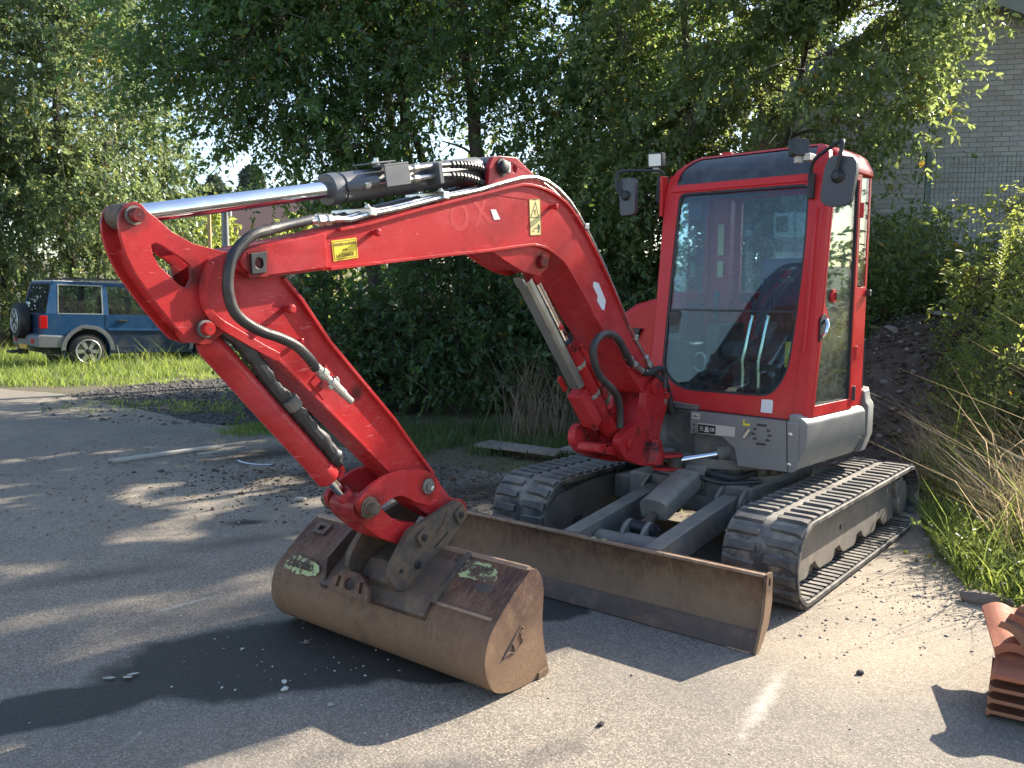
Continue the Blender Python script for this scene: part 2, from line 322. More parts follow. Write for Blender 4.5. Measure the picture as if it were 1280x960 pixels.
h = mix(t, .5, v1.outputs['Distance'], noise_n(t, co, 240, 3, .6)); bump(t, p, h, .55, .004)
ASPH = m
DIRT = pbr('dark_soil', (.066,.047,.034), .95, 0, .35, 5, dirt=(.12,.095,.07), dirt_at=(.5,.7), dirt_scale=6, bmp=1.0, bscale=22)
EARTH = pbr('verge_soil', (.11,.092,.058), .95, 0, .4, 3, dirt=(.075,.085,.03), dirt_at=(.45,.6), dirt_scale=1.3, bmp=.8, bscale=30)
GRAV = pbr('dark_gravel', (.06,.055,.05), .9, 0, .5, 30, dirt=(.10,.088,.075), dirt_at=(.45,.7), dirt_scale=14, bmp=1.0, bscale=45)
def far_h(x, y):
    d = np.hypot(x, y); return -.03 + np.where((d > 28), (d - 28)*.035, 0)*smooth(40, 60, d)
xs = np.concatenate([np.linspace(-700,-60,10)[:-1], np.linspace(-60,60,81), np.linspace(60,700,10)[1:]])
ground = grid_sheet('ground', xs, xs + 8, lambda x, y: far_h(x, y), EARTH); tag(ground, kind='structure')
AP = [(-14,-6),(9,-6),(9,2.6),(3.1,3.6),(2.80,4.9),(2.85,5.6),(2.9,6.6),(1.6,7.8),(.2,7.6),(-.6,8.0),(-1.6,8.8),(-2.9,9.9),(-4.0,10.7),(-5.3,11.9),(-6.6,13.0),(-7.9,13.8),(-14,15.5)]
AP = [(a + rnd.uniform(-.04,.04), b + rnd.uniform(-.04,.04)) for a, b in [tuple(v[:2]) for v in smooth_path([(a, b, 0) for a, b in AP + AP[:1]], 5)][:-1]]
yard = MB().prism(AP, -.02, 0, lambda a, b, z: (a, b, z)).build('asphalt_yard', ASPH, None, 0, 0); tag(yard, kind='structure')
def ragged(cx, cy, rx, ry, seed, n=48):
    r_ = random.Random(seed); return [(cx + math.cos(a)*rx*(1 + .1*math.sin(3*a + seed) + r_.uniform(-.06,.06)), cy + math.sin(a)*ry*(1 + .12*math.sin(2*a + seed*2) + r_.uniform(-.06,.06))) for a in [2*math.pi*i/n for i in range(n)]]
gb = MB().prism(ragged(-3.9, 13.6, 3.0, 3.2, 3), -.02, -.012, lambda a, b, z: (a, b, z)).build('gravel_area', GRAV, None, 0, 0); tag(gb, kind='structure')
SOILB = grid_sheet('spoil_bank', np.linspace(1.6, 15, 110), np.linspace(2.4, 18, 120), bank_h, DIRT, .012); tag(SOILB, kind='structure')

# ------------------------------------------------------------------ foliage
def leaf_obj(name, P, D, N, L, W, r, mat, parent=None):
    n = len(P); D = D/np.linalg.norm(D, axis=1, keepdims=True); N = N - D*np.sum(N*D, 1, keepdims=True); N /= np.linalg.norm(N, axis=1, keepdims=True) + 1e-9
    Sd = np.cross(D, N); L = L[:,None]; W = W[:,None]
    V = np.stack([P, P + D*.32*L + Sd*.5*W + N*.10*W, P + D*.70*L + Sd*.36*W + N*.06*W, P + D*L - N*.08*L, P + D*.70*L - Sd*.36*W + N*.06*W, P + D*.32*L - Sd*.5*W + N*.10*W], 1).reshape(-1, 3)
    b = (np.arange(n)*6)[:,None]; F = np.concatenate([b + [0,1,2,3], b + [0,3,4,5]], 1).reshape(-1)
    me = bpy.data.meshes.new(name); me.vertices.add(n*6); me.vertices.foreach_set('co', V.astype(np.float32).ravel())
    me.loops.add(n*8); me.loops.foreach_set('vertex_index', F.astype(np.int32)); me.polygons.add(n*2); me.polygons.foreach_set('loop_start', (np.arange(n*2)*4).astype(np.int32))
    me.update(); a = me.attributes.new('rnd', 'FLOAT', 'POINT'); a.data.foreach_set('value', np.repeat(r, 6).astype(np.float32))
    me.materials.append(mat); o = bpy.data.objects.new(name, me); COL.objects.link(o); o.parent = parent; return o
def unit(v): return v/(np.linalg.norm(v, axis=-1, keepdims=True) + 1e-9)
def twig_leaves(C, Dr, ln, m, size, g, droop=.25, spread=.9):
    """leaves set along twigs: C centres, Dr directions, ln lengths"""
    n = len(C); t = (np.arange(m)[None,:] + g.random((n, m)))/m - .5
    P = C[:,None,:] + Dr[:,None,:]*(ln[:,None,None]*t[...,None]); P[...,2] -= droop*ln[:,None]*(t + .5)**2*.6
    P += g.normal(0, .015, P.shape)
    D = Dr[:,None,:]*.55 + unit(g.normal(0, 1, (n, m, 3)))*spread; D[...,2] -= droop
    N = unit(g.normal(0, 1, (n, m, 3)))*.75; N[...,2] += .75
    L = size*np.clip(g.lognormal(0, .30, (n, m)), .45, 1.9); base = g.random((n, 1))*.5
    r = np.clip(base + g.random((n, m))*.5, 0, 1)
    r = np.where(g.random((n, m)) < .012, 1.0, np.minimum(r, .93))
    return P.reshape(-1,3), D.reshape(-1,3), N.reshape(-1,3), L.ravel(), (L*g.uniform(.42,.6,L.shape)).ravel(), r.ravel()
def tree(name, base, stems, ells, n_leaf, size, lmat, bmat, label, cat='tree', group=None, seed=1, clump=.42, tw=22, holes=.0, droop=.3, shafts=None):
    g = np.random.default_rng(seed); r_ = random.Random(seed); root = empty(name, base); tag(root, label, cat, group)
    B = np.array(base); ells = [(np.array(c) - B, np.array(r)) for c, r in ells]
    vol = np.array([np.prod(r) for c, r in ells]); vol = vol/vol.sum()
    nt_ = n_leaf//tw; ncl = max(10, nt_//16)
    which = g.choice(len(ells), ncl, p=vol); dirs = unit(g.normal(0,1,(ncl,3))); rad = g.random(ncl)**(1/2.6)
    CL = np.array([ells[k][0] for k in which]) + dirs*rad[:,None]*np.array([ells[k][1] for k in which])
    CL = CL[CL[:,2] + B[2] > .25]
    if len(CL) == 0: return root
    ci = g.integers(0, len(CL), nt_); C = CL[ci] + g.normal(0, clump, (nt_, 3))*np.array([1,1,.75])
    if holes:
        f = np.array([noise.noise(Vector((c*1.25 + seed).tolist())) for c in C]); C = C[f > -1 + holes]; ci = ci[f > -1 + holes]
    ctr = np.average(np.array([c for c, r in ells]), axis=0, weights=vol)
    Dr = unit(unit(C - ctr) + unit(g.normal(0,1,C.shape))*.9 + np.array([0,0,-.1])); ln = g.uniform(.35,.75,len(C))*(size/.085)**.5
    P, D, N, L, W, r = twig_leaves(C, Dr, ln, tw, size, g, droop)
    ok = P[:,2] + B[2] > .03
    if shafts is not None:      # leaves cut out along the sun's direction, shaping the dapples on the ground
        W_ = P + B; e1 = np.array([-S.y, S.x, 0])/math.hypot(S.x, S.y); e2 = np.cross(np.array(S), e1)
        a_, b_ = W_ @ e1, W_ @ e2; f = np.array([noise.noise(Vector((p_*2.7, q_*3.4, 3.3))) + .6*noise.noise(Vector((p_*.7, q_*.8, 9.1))) for p_, q_ in zip(a_, b_)]); ok &= f < shafts
    leaf_obj('crown', P[ok], D[ok], N[ok], L[ok], W[ok], r[ok], lmat, root)
    # wood: stems, limbs to the clumps, twigs
    mb = MB(); nodes = []
    for pts, r0, r1 in stems:
        S_ = smooth_path([Vector(p) - Vector(base) for p in pts], 6); k = len(S_)
        S_ = [p + Vector((r_.uniform(-1,1), r_.uniform(-1,1), 0))*r0*.12 for p in S_]
        mb.tube(S_, [r0 + (r1 - r0)*(i/(k-1))**.8 for i in range(k)], 9); nodes += [(p, r0 + (r1 - r0)*i/(k-1)) for i, p in enumerate(S_) if i > k*.3]
    NP = np.array([n_[0] for n_ in nodes]); order = np.argsort(np.linalg.norm(CL[:,None] - NP[None], axis=2).min(1))
    pts = [Vector(p) for p in NP]; rr = [n_[1] for n_ in nodes]
    for k in order:
        c = Vector(CL[k]); A = np.array(pts); dd = np.linalg.norm(A - np.array(c), axis=1) + np.where(A[:,2] > c.z, (A[:,2] - c.z)*1.2, 0)
        j = int(dd.argmin()); a = pts[j]; ra = min(rr[j]*.6, .015 + .022*(c - a).length)
        mid = (a + c)/2 + Vector((r_.uniform(-.15,.15), r_.uniform(-.15,.15), .08*(c - a).length))
        S_ = smooth_path([a, mid, c], 3); q = len(S_); mb.tube(S_, [ra + (max(.006, ra*.35) - ra)*i/(q-1) for i in range(q)], 5, False)
        for i in range(1, q): pts.append(S_[i]); rr.append(ra + (max(.006, ra*.35) - ra)*i/(q-1))
    sel = g.permutation(len(C))[:min(len(C), 900)]
    for i in sel:
        a = Vector(CL[ci[i]]); c = Vector(C[i]); d = Vector(Dr[i])*float(ln[i])*.5
        mb.tube([a, c - d, c + d - Vector((0,0,droop*float(ln[i])*.5))], [.006,.005,.002], 3, False)
    mb.build('trunk', bmat, root, 0, 60)
    return root
BARK = pbr('bark', (.085,.068,.052), .9, 0, .35, 9, dirt=(.13,.125,.10), dirt_at=(.5,.7), dirt_scale=5, bmp=.9, bscale=30, stretch=(1,1,.35))
LF1 = leafmat('dark_green_leaves', (.032,.068,.036), (.088,.150,.068), (.30,.48,.10), .46, .22)
LF2 = leafmat('glossy_green_leaves', (.05,.085,.045), (.135,.18,.085), (.46,.56,.17), .52, .22)
LF3 = leafmat('mid_green_leaves', (.045,.075,.028), (.095,.14,.042), (.26,.34,.06), .42, .42)
LF4 = leafmat('yellow_green_leaves', (.10,.14,.04), (.19,.24,.07), (.58,.66,.15), .56, .42)
LF7 = leafmat('grey_green_leaves', (.06,.10,.055), (.15,.21,.11), (.38,.47,.17), .45, .28)
LF5 = leafmat('conifer_needles', (.12,.155,.115), (.20,.245,.175), (.14,.17,.09), .2, .6)
LF6 = leafmat('weed_leaves', (.045,.075,.03), (.12,.16,.06), (.32,.40,.09), .45, .45)
tree('broadleaf_tree', (.3,13.0,0), [([(.3,13,-.1),(.02,12.95,1.1),(-.35,12.9,2.3),(-.6,12.8,4.2),(-.8,12.8,6.4)],.21,.06),([(.55,13.05,-.1),(.5,13.05,1.2),(.75,13.0,2.8),(1.1,13.0,4.6),(1.3,13.1,6.6)],.16,.05),([(.15,13.1,-.1),(-.6,13.2,1.6),(-1.3,13.3,3.4),(-1.8,13.2,5.0)],.12,.04),([(.7,13.1,-.1),(1.2,13.2,1.6),(2.0,13.3,3.2),(2.6,13.2,5)],.11,.04)],
     [((-.5,12.7,4.9),(2.7,1.4,2.4)),((1.3,12.6,4.3),(1.9,1.3,2.2)),((.2,12.9,7.0),(2.8,1.3,1.4)),((.6,12.3,2.7),(1.4,1.0,1.0))], 120000, .068, LF1, BARK, 'tall dark broad-leaved tree with several dark leaning stems, right behind the boom', seed=11, holes=.74, clump=.36, shafts=.26)
tree('broadleaf_tree', (2.7,11.6,.9), [([(2.7,11.6,.6),(2.6,11.5,2.0),(2.3,11.4,3.6),(2.1,11.4,5.6)],.12,.04),([(2.9,11.6,.6),(3.1,11.5,2.2),(3.5,11.3,3.6),(3.7,11.2,5.2)],.10,.03)],
     [((2.5,11.1,4.6),(1.75,1.1,2.2)),((4.2,10.9,4.65),(1.3,1.0,1.7)),((1.9,11.5,3.2),(1.4,1.0,1.2)),((3.1,11.2,6.6),(1.9,1.1,1.0)),((4.2,10.8,3.15),(.65,.7,.7)),((4.15,11.0,6.4),(.9,1.0,.9)),((4.1,10.8,5.25),(.95,.8,.8))], 124000, .070, LF2, BARK, 'sunlit tree with glossy leaves hanging over the cab roof beside the brick gable', seed=23, holes=.74, clump=.33, shafts=.2)
tree('broadleaf_tree', (-1.8,13.0,0), [([(-1.8,13,-.1),(-2.0,12.9,1.6),(-2.4,12.8,3.4),(-3.2,12.7,4.8),(-4.3,12.6,5.6)],.15,.04),([(-1.7,13,0),(-1.5,13,2),(-1.6,12.9,4.2),(-1.8,12.9,6.4)],.12,.04)],
     [((-2.5,12.6,5.4),(2.1,1.4,1.8)),((-4.2,12.4,5.3),(1.6,1.3,1.2)),((-2.2,12.7,3.3),(1.15,1.2,1.2)),((-3.4,12.4,4.1),(.95,.8,.55)),((-3.85,12.4,3.75),(.5,.6,.42)),((-4.9,12.4,4.5),(.6,.6,.5)),((-2.6,12.8,7.0),(2.4,1.4,.8)),((-4.6,12.5,6.3),(1.5,1.1,.8))], 110000, .068, LF1, BARK, 'dark tree whose branches reach out over the chrome cylinder rod', seed=37, holes=.66, clump=.38, shafts=.42)
for i, (x, y, hgt, w_, lab, lm) in enumerate([(-11.9,23.5,11.5,2.3,'pale sunlit tall tree behind the middle of the blue car',LF7),(-14.6,25.0,12.5,2.6,'darker tall tree behind the rear of the blue car at the photo edge',LF7),(-12.1,27.5,12,2.4,'tall sunlit tree standing back between the blue car and the boom tip',LF7),(-15.5,21.0,9.5,2.0,'shaded leafy tree just behind the spare wheel of the blue car',LF3)]):
    tree('broadleaf_tree', (x,y,0), [([(x,y,-.1),(x+.1,y,2),(x-.2,y,5),(x,y,hgt*.85)],.20,.05),([(x+.3,y,-.1),(x+.8,y,2.4),(x+1.1,y,5.5)],.13,.04)],
         [((x,y-.3,hgt*.36),(w_,1.9,hgt*.2)),((x+.2,y-.2,hgt*.62),(w_*.95,1.9,hgt*.22)),((x-.1,y,hgt*.85),(w_*.7,1.5,hgt*.16)),((x,y-.6,1.6),(w_*.9,1.2,1.3))], 42000, .112, lm, BARK, lab, seed=51+i, clump=.5, holes=.64)
tree('broadleaf_tree', (-2.0,16.8,0), [([(-2,16.8,-.1),(-2.1,16.8,3),(-2.4,16.7,5.5),(-2.6,16.6,7.5)],.16,.05)], [((-2.6,16.6,7.0),(2.9,1.0,1.7)),((-4.6,16.5,7.2),(1.2,.9,.9))], 22000, .082, LF1, BARK, 'tree of the second row, filling the sky behind the chrome rod end and grey cylinder', seed=44, clump=.42)
tree('broadleaf_tree', (2.2,16.6,0), [([(2.2,16.6,-.1),(2.1,16.6,3),(1.8,16.5,5.5),(1.6,16.5,7.5)],.17,.05)], [((.6,16.4,6.4),(2.2,1.0,2.2)),((3.4,16.4,5.6),(2.4,1.0,2.6)),((5.4,16.6,6.8),(1.7,1.0,1.4)),((1.2,16.4,3.6),(2.4,.9,1.6))], 38000, .082, LF3, BARK, 'tree of the second row, showing in the gaps above the boom elbow', seed=45, clump=.42)
# shrubs in the shade below the trees
for i, (x, y, rx, h_, lab) in enumerate([(-2.55,11.7,.85,2.3,'dense dark shrub to the left of the tree stems, over the gravel edge'),(-1.2,11.9,.95,2.6,'dense dark shrub under the middle of the boom'),(-.2,12.2,.8,1.9,'low dark shrub in front of the leaning tree stems'),(1.5,11.9,.9,2.7,'dark shrub behind the boom cylinder and swing post'),(2.5,10.9,.8,3.0,'dark shrub showing beside the left cab pillar')]):
    tree('shrub', (x,y,0 if x < 2 else .6), [([(x,y,-.1),(x+.1,y,.6),(x,y,h_*.8)],.05,.015),([(x+.15,y,-.1),(x+.4,y,.7),(x+.5,y,h_*.7)],.04,.012),([(x-.15,y,-.1),(x-.4,y,.6),(x-.5,y,h_*.7)],.04,.012)],
         [((x,y,h_*.55),(rx,.7,h_*.5)),((x,y-.15,h_*.3),(rx*1.1,.7,h_*.3))], 11000, .075, LF1, BARK, lab, 'shrub', seed=71+i, clump=.3, tw=16, holes=.1)
def leaf_mass(name, n, fn, size, mat, seed, droop=.2):
    g = np.random.default_rng(seed); C = fn(g, n//14); Dr = unit(g.normal(0,1,C.shape) + np.array([0,0,.4])); ln = g.uniform(.3,.6,len(C))
    o = leaf_obj(name, *twig_leaves(C, Dr, ln, 14, size, g, droop), mat); tag(o, kind='stuff'); return o
def und(g, n):
    x = g.uniform(-3.4,6.0,n); y = 15.2 + g.normal(0,.45,n) + .1*x; z = g.uniform(0,1,n)**.9*(2.9 + .8*np.sin(x*1.7)); return np.stack([x,y,z],1)
tag(leaf_mass('undergrowth', 38000, und, .095, LF1, 90), 'dark mass of leaves filling the gaps low down behind the tree stems', 'undergrowth')
def wd(g, n):
    x = g.uniform(3.3,6.6,n); y = g.uniform(9.6,11.4,n); return np.stack([x, y, bank_h(x, y) + g.random(n)**1.3*(.85 + .3*np.sin(x*3))], 1)
def bw_(g, n):
    y = g.uniform(6.5,8.9,n); x = y*g.uniform(.49,.64,n); h_ = (.35 + .75*smooth(.50,.58,x/y))*(.7 + .4*np.sin(y*5.1 + x*3)); return np.stack([x, y, bank_h(x, y) + g.random(n)**.8*h_], 1)
tag(leaf_mass('weeds', 12000, bw_, .036, LF4, 93), 'sunlit small-leaved weeds growing through the dry grass on the bank', 'weeds')
tag(leaf_mass('weeds', 30000, wd, .055, LF6, 91), 'grey-green weeds growing over the top of the spoil bank below the brick gable', 'weeds')

# ------------------------------------------------------------------ far things at the left: hedge, conifers, pole, house roof, picket fence
def fh(g, n):
    x = g.uniform(-15,-5.5,n); y = 31 + g.normal(0,.8,n); top = 4.3 + .7*np.sin(x*.9) + .4*np.sin(x*2.3 + 1); return np.stack([x, y, g.random(n)**.7*top], 1)
tag(leaf_mass('hedge', 18000, fh, .17, LF4, 92), 'sunlit overgrown hedge seen under the chrome rod, beyond the pole', 'hedge')
def conifer(x, y, h_, w_, lab, seed):
    g = np.random.default_rng(seed); h_ -= .1; root = empty('conifer_tree', (x,y,0)); tag(root, lab, 'tree')
    MB().tube([(0,0,-.1),(0,0,h_)], [.2,.02], 7).build('trunk', BARK, root)
    n = 1500; z = h_*(.12 + .88*g.random(n)**.9); R_ = w_*2.1*(1 - z/h_)**.8*(1 + .35*np.sin(z*4.1)) + .08; a = g.uniform(0,2*math.pi,n); q = R_*g.uniform(.35,1.05,n)
    C = np.stack([np.cos(a)*q, np.sin(a)*q, z], 1); Dr = unit(np.stack([np.cos(a), np.sin(a), g.uniform(-.1,.6,n)], 1))
    leaf_obj('crown', *twig_leaves(C, Dr, np.full(n,.8)*(1.1 - z/h_), 14, .20, g, .1, .6), LF5, root)
conifer(-15.6,46,7.6,2.0,'grey-green far conifer showing in the sky gap above the chrome rod',101); conifer(-14.2,48,8.4,1.9,'taller far conifer beside the sky gap, partly hidden by leaves',102); conifer(-17.6,50,7.4,2.2,'lower far conifer at the left of the sky gap',103)
WOOD = pbr('weathered_wood', (.24,.20,.155), .85, 0, .25, 8, dirt=(.15,.13,.11), dirt_at=(.5,.7), dirt_scale=6, bmp=.5, bscale=30, stretch=(1,1,.2))
WOODN = pbr('new_timber', (.50,.33,.15), .7, 0, .15, 8, bmp=.2)
PALEW = pbr('pale_wood', (.42,.39,.33), .8, 0, .2, 9, dirt=(.28,.25,.2), dirt_at=(.5,.7), bmp=.3)
pole = MB().lathe((-6.55,20,-.2),(-6.55,20,4),[(0,.10),(.3,.10),(4.0,.075)],12).build('utility_pole', pbr('grey_pole', (.20,.21,.22), .6, 0, .1, 5), None, .005)
tag(pole, 'short dark grey pole standing under the chrome rod', 'pole')
MB().box(-6.45,-6.38,19.9,19.98,3.3,3.75).build('pole_box', CREAM, pole, .005)
stk = MB().box(-6.92,-6.85,19.9,19.97,-.1,3.75).build('timber_post', WOODN, None, .006); tag(stk, 'thin pale timber post just beside the grey pole', 'post')
fh_ = empty('house', (-10.0,33,0)); tag(fh_, 'far house with a low brown tiled roof seen behind the grey pole', 'house')
MB().box(-2.2,3.2,0,5,0,3.5).build('wall', pbr('brown_render', (.16,.12,.10), .9, 0, .1, 5), fh_)
MB().prism([(-.4,3.3),(2.5,5.3),(5.4,3.3)], -2.6, 3.6, lambda y, z, x: (x, y, z)).build('roof', pbr('brown_roof', (.17,.10,.085), .85, 0, .2, 6, bmp=.5, bscale=14), fh_)
MB().box(.3,1.3,-.03,-.001,1.2,2.3).build('window', BLACK, fh_)
pf = empty('picket_fence', (-10.6,24.6,0)); tag(pf, 'weathered picket fence seen through the slot of the red arm', 'fence')
for zz in (.5,1.9): MB().box(0,4.6,.03,.07,zz,zz+.09).build('rail', WOOD, pf, .004)
pk = None
for k in range(44):
    o = share(pk, pf) if pk else MB().prism([(0,.1),(.075,.1),(.075,2.15),(.0375,2.22),(0,2.15)], 0, .022, lambda x, z, y: (x, y, z)).build('picket', PALEW, pf, .003)
    pk = pk or o; o.location = (.104*k, 0, rnd.uniform(-.05,.05)); o.rotation_euler[1] = rnd.uniform(-.02,.02)

# ------------------------------------------------------------------ brick house with gable, and its wire fence
HX = empty('brick_house', (7.03,13.5,0), R(-13)); tag(HX, 'pale brick house whose plain gable rises at the right behind the fence', 'house')
APEX = 5.98; SL = .43
MORT = pbr('mortar', (.42,.41,.385), .9, 0, .12, 9, bmp=.3)
MB().prism([(-2.8,.3),(4.2,.3),(4.2,APEX - 4.2*SL),(0,APEX),(-2.8,APEX - 2.8*SL)], .012, 8.0, lambda x, z, y: (x, y, z)).build('wall', MORT, HX)
bmats = [pbr('brick_%s' % n_, c_, .88, 0, .15, 12, bmp=.4) for n_, c_ in (('buff',(.50,.455,.40)),('grey_buff',(.45,.42,.385)),('brown_buff',(.43,.375,.325)))]
bme = []
for bm_ in bmats: me_ = MB().box(-.107,.107,0,.03,-.0325,.0325).mesh('brick', 0); me_.materials.append(bm_); bme.append(me_)
rest = [MB() for _ in bmats]; cnt = 0
for row in range(70):
    z = .6 + row*.075
    for k in range(-22, 22):
        x = (k + (.5 if row % 2 else 0))*.225
        if x > 4.05 or x < -2.7 or z + .04 > APEX - (abs(x) + .107)*SL: continue
        mi = rnd.choice((0,0,1,1,2)); y = -rnd.uniform(.0,.003)
        if -.80 < x < .95 and z > 2.45 and cnt < 300:
            o = bpy.data.objects.new('brick', bme[mi]); COL.objects.link(o); o.parent = HX; o.location = (x, y, z); o.rotation_euler[1] = rnd.uniform(-.004,.004); cnt += 1
        elif x > -2.6 and x < 2.6: rest[mi].box(x-.107,x+.107,y,y+.03,z-.0325,z+.0325)
for mi, mb in enumerate(rest): tag(mb.build('brick', bmats[mi], HX, 0, 0), kind='stuff')
FASC = pbr('grey_bargeboard', (.30,.32,.34), .6, 0, .06, 6, bmp=.05)
for sg in (-1, 1):
    ln_ = math.hypot(4.6, 4.6*SL); M = Matrix.Translation((0,0,APEX + .02)) @ Matrix.Rotation(sg*math.atan(SL), 4, 'Y')
    x0, x1 = (0, ln_) if sg > 0 else (-3.3, 0)
    MB().box(x0, x1, -.30, -.27, -.10, .20, M).build('bargeboard', FASC, HX, .004)
    MB().box(x0, x1, -.27, .011, -.06, -.04, M).build('soffit', FASC, HX, 0)
    MB().box(x0, x1, -.33, 8.3, .205, .26, M).build('roof', pbr('roof_slate', (.10,.10,.11), .7, 0, .2, 5, bmp=.3, bscale=12), HX, .004)
FN = empty('wire_fence', (5.15,11.0,1.1), R(-12)); tag(FN, 'green welded wire fence with slim post in front of the brick gable', 'fence')
FGR = pbr('green_fence_paint', (.09,.125,.105), .5, 0, .15, 8); 
MB().box(-.03,.03,-.03,.03,-.3,2.28).build('post', FGR, FN, .004); MB().box(2.47,2.53,-.03,.03,-.3,2.28).build('post', FGR, FN, .004)
mb = MB(); wr = .0026
for k in range(100): mb.box(.04+k*.05-wr,.04+k*.05+wr,-wr,wr,.02,2.22)
for k in range(23): mb.box(0,5.0,-3*wr,-wr,.02+k*.1-wr,.02+k*.1+wr)
tag(mb.build('wire_mesh', FGR, FN, 0, 0), kind='stuff')
# ================================================================== EXCAVATOR
# machine frame: x forward (towards the blade), y to its left, z up
EX = empty('excavator', (1.407, 5.708, 0), R(231.473))
tag(EX, 'red tracked excavator with grey skirts, its bucket resting on the asphalt', 'excavator')
def uz(p, q, t): return (p, t, q)                     # side outline (x, z) extruded across y
cD, sD = math.cos(R(-4.553)), math.sin(R(-4.553))
def U(u, v, z): return (u*cD - v*sD, u*sD + v*cD, z)  # upper structure, slewed a little
def uzU(p, q, t): return U(p, t, q)
def vzU(p, q, t): return U(t, p, q)
def side(name, pts, a, b, mat, parent, bevel=.004, holes=(), fn=uz, smooth=30):
    return MB().prism(pts, a, b, fn, holes).build(name, mat, parent, bevel, smooth)
VC = -.25                                             # centre plane of boom and arm

# ---- boom: box section with side plates set back from the flanges
BT = [(3.549,1.752),(3.433,1.778),(3.21,1.826),(2.999,1.871),(2.724,1.945),(2.381,2.032),(2.072,2.108),(1.992,2.124),(1.903,2.124),(1.797,2.112),(1.707,2.088),(1.607,2.043),(1.448,1.914),(1.26,1.721),(1.011,1.436),(.819,1.233),(.698,1.11)]
BB = [(.82,1.02),(.868,1.055),(.991,1.163),(1.188,1.324),(1.356,1.47),(1.477,1.596),(1.553,1.666),(1.62,1.73),(1.679,1.772),(1.791,1.818),(1.885,1.834),(1.969,1.832),(2.263,1.794),(2.528,1.764),(2.911,1.72),(3.189,1.686),(3.453,1.654),(3.526,1.652)]
BT = [(p.x, p.y) for p in smooth_path([(x, z, 0) for x, z in BT], 3)]; BB = [(p.x, p.y) for p in smooth_path([(x, z, 0) for x, z in BB], 3)]
boom = side('boom', BT + [(.66,1.03),(.70,.99)] + BB + [(3.575,1.678),(3.588,1.708),(3.572,1.735)], VC-.10, VC+.10, RED, EX, .003)
def flange(line, off, w, th, name, par, mat=RED):
    mb = MB(); L = [Vector((x, z, 0)) for x, z in line]; n = len(L); vs = []; fs = []
    for i, p in enumerate(L):
        t = (L[min(i+1, n-1)] - L[max(i-1, 0)]).normalized(); nn = Vector((-t.y, t.x, 0))
        for o, v in ((off, -w), (off, w), (off + th, w), (off + th, -w)):
            q = p + nn*o; vs.append((q.x, VC + v, q.y))
    for i in range(n - 1):
        for k in range(4): fs.append((i*4 + k, i*4 + (k+1) % 4, i*4 + 4 + (k+1) % 4, i*4 + 4 + k))
    fs += [(3,2,1,0), tuple((n-1)*4 + k for k in range(4))]
    mb.add(vs, fs); return mb.build(name, mat, par, .002, 30)
i0 = next(i for i, p in enumerate(BT) if p[0] < 3.2); i1 = next(i for i, p in enumerate(BT) if p[0] < .9)
flange(BT[i0:i1], -.004, .116, .013, 'top_flange', boom)
j0 = next(i for i, p in enumerate(BB) if p[0] > .95); j1 = next(i for i, p in enumerate(BB) if p[0] > 3.2)
flange(BB[j0:j1], -.004, .116, .013, 'bottom_flange', boom)
side('boom_nose_plate', [(3.21,1.822),(3.43,1.774),(3.545,1.748),(3.57,1.735),(3.585,1.708),(3.572,1.68),(3.526,1.655),(3.453,1.658),(3.20,1.69)], VC+.10, VC+.115, RED, boom, .006)
side('boom_nose_plate', [(3.21,1.822),(3.43,1.774),(3.545,1.748),(3.57,1.735),(3.585,1.708),(3.572,1.68),(3.526,1.655),(3.453,1.658),(3.20,1.69)], VC-.115, VC-.10, RED, boom, .006)
EAR = [(2.26,2.05),(2.25,2.182),(2.225,2.221),(2.172,2.235),(2.052,2.243),(1.881,2.163),(1.80,2.10),(1.9,2.05)]
for a, b in ((VC+.075, VC+.10), (VC-.10, VC-.075)):
    hole = [(2.064 + .016*math.cos(t*math.pi/6), 2.188 + .02*math.sin(t*math.pi/6)) for t in range(12)]
    side('cylinder_ear', EAR, a + .002, b + .002, RED, boom, .004, [hole])
LOW = [(2.24,1.80),(2.071,1.735),(1.983,1.706),(1.899,1.692),(1.84,1.697),(1.79,1.726),(1.778,1.766),(1.74,1.83),(1.95,1.86),(2.2,1.82)]
for a, b in ((VC+.07, VC+.098), (VC-.098, VC-.07)): side('cylinder_lug', LOW, a, b, RED, boom, .004)
side('lug_web', [(2.22,1.80),(2.06,1.735),(1.99,1.715),(1.97,1.84),(2.2,1.815)], VC-.07, VC+.07, RED, boom, 0)
def pin(name, u, z, v, r, h, mat, par, bolt=True):
    mb = MB().lathe((u, v, z), (u, v + 1, z), [(0, r), (h*.75, r), (h, r*.86)], 24)
    o = mb.build(name, mat, par)
    if bolt: MB().lathe((u, v + h, z), (u, v + 1, z), [(0, r*.16), (.001, r*.14)], 10).build('pin_centre', BLACK, par)
    return o
MB().cyl((2.159, VC-.125, 2.184), (2.159, VC+.118, 2.184), .026, 24).build('boom_pin', BLACK, boom, .003)
MB().lathe((2.159, VC+.102, 2.184), (2.159, 1, 2.184), [(0,.040),(.006,.040),(.007,.03),(.022,.03),(.026,.024)]).build('pin_collar', BLACK, boom)
MB().box(2.118, 2.098, VC+.102, VC+.106, 2.165, 2.212).build('pin_lock', ZINC, boom, .002)
pin('boom_pin', 1.841, 1.76, VC+.10, .033, .022, RED, boom)
# square locking plate at the arm joint
sq = MB().prism([(3.547,1.732),(3.48,1.741),(3.484,1.667),(3.544,1.66)], VC+.112, VC+.126, uz, [[(3.514+.017*math.cos(t*math.pi/8), 1.70+.019*math.sin(t*math.pi/8)) for t in range(16)]]).build('joint_plate', BLACK, boom, .003)
side('joint_plate_backing', rounded([(3.555,1.74),(3.465,1.75),(3.468,1.655),(3.55,1.648)], .012), VC+.108, VC+.117, RED, boom, .002)
MB().cyl((3.514, VC-.1, 1.70), (3.514, VC+.113, 1.70), .018, 16).build('joint_pin', BLACK, boom)
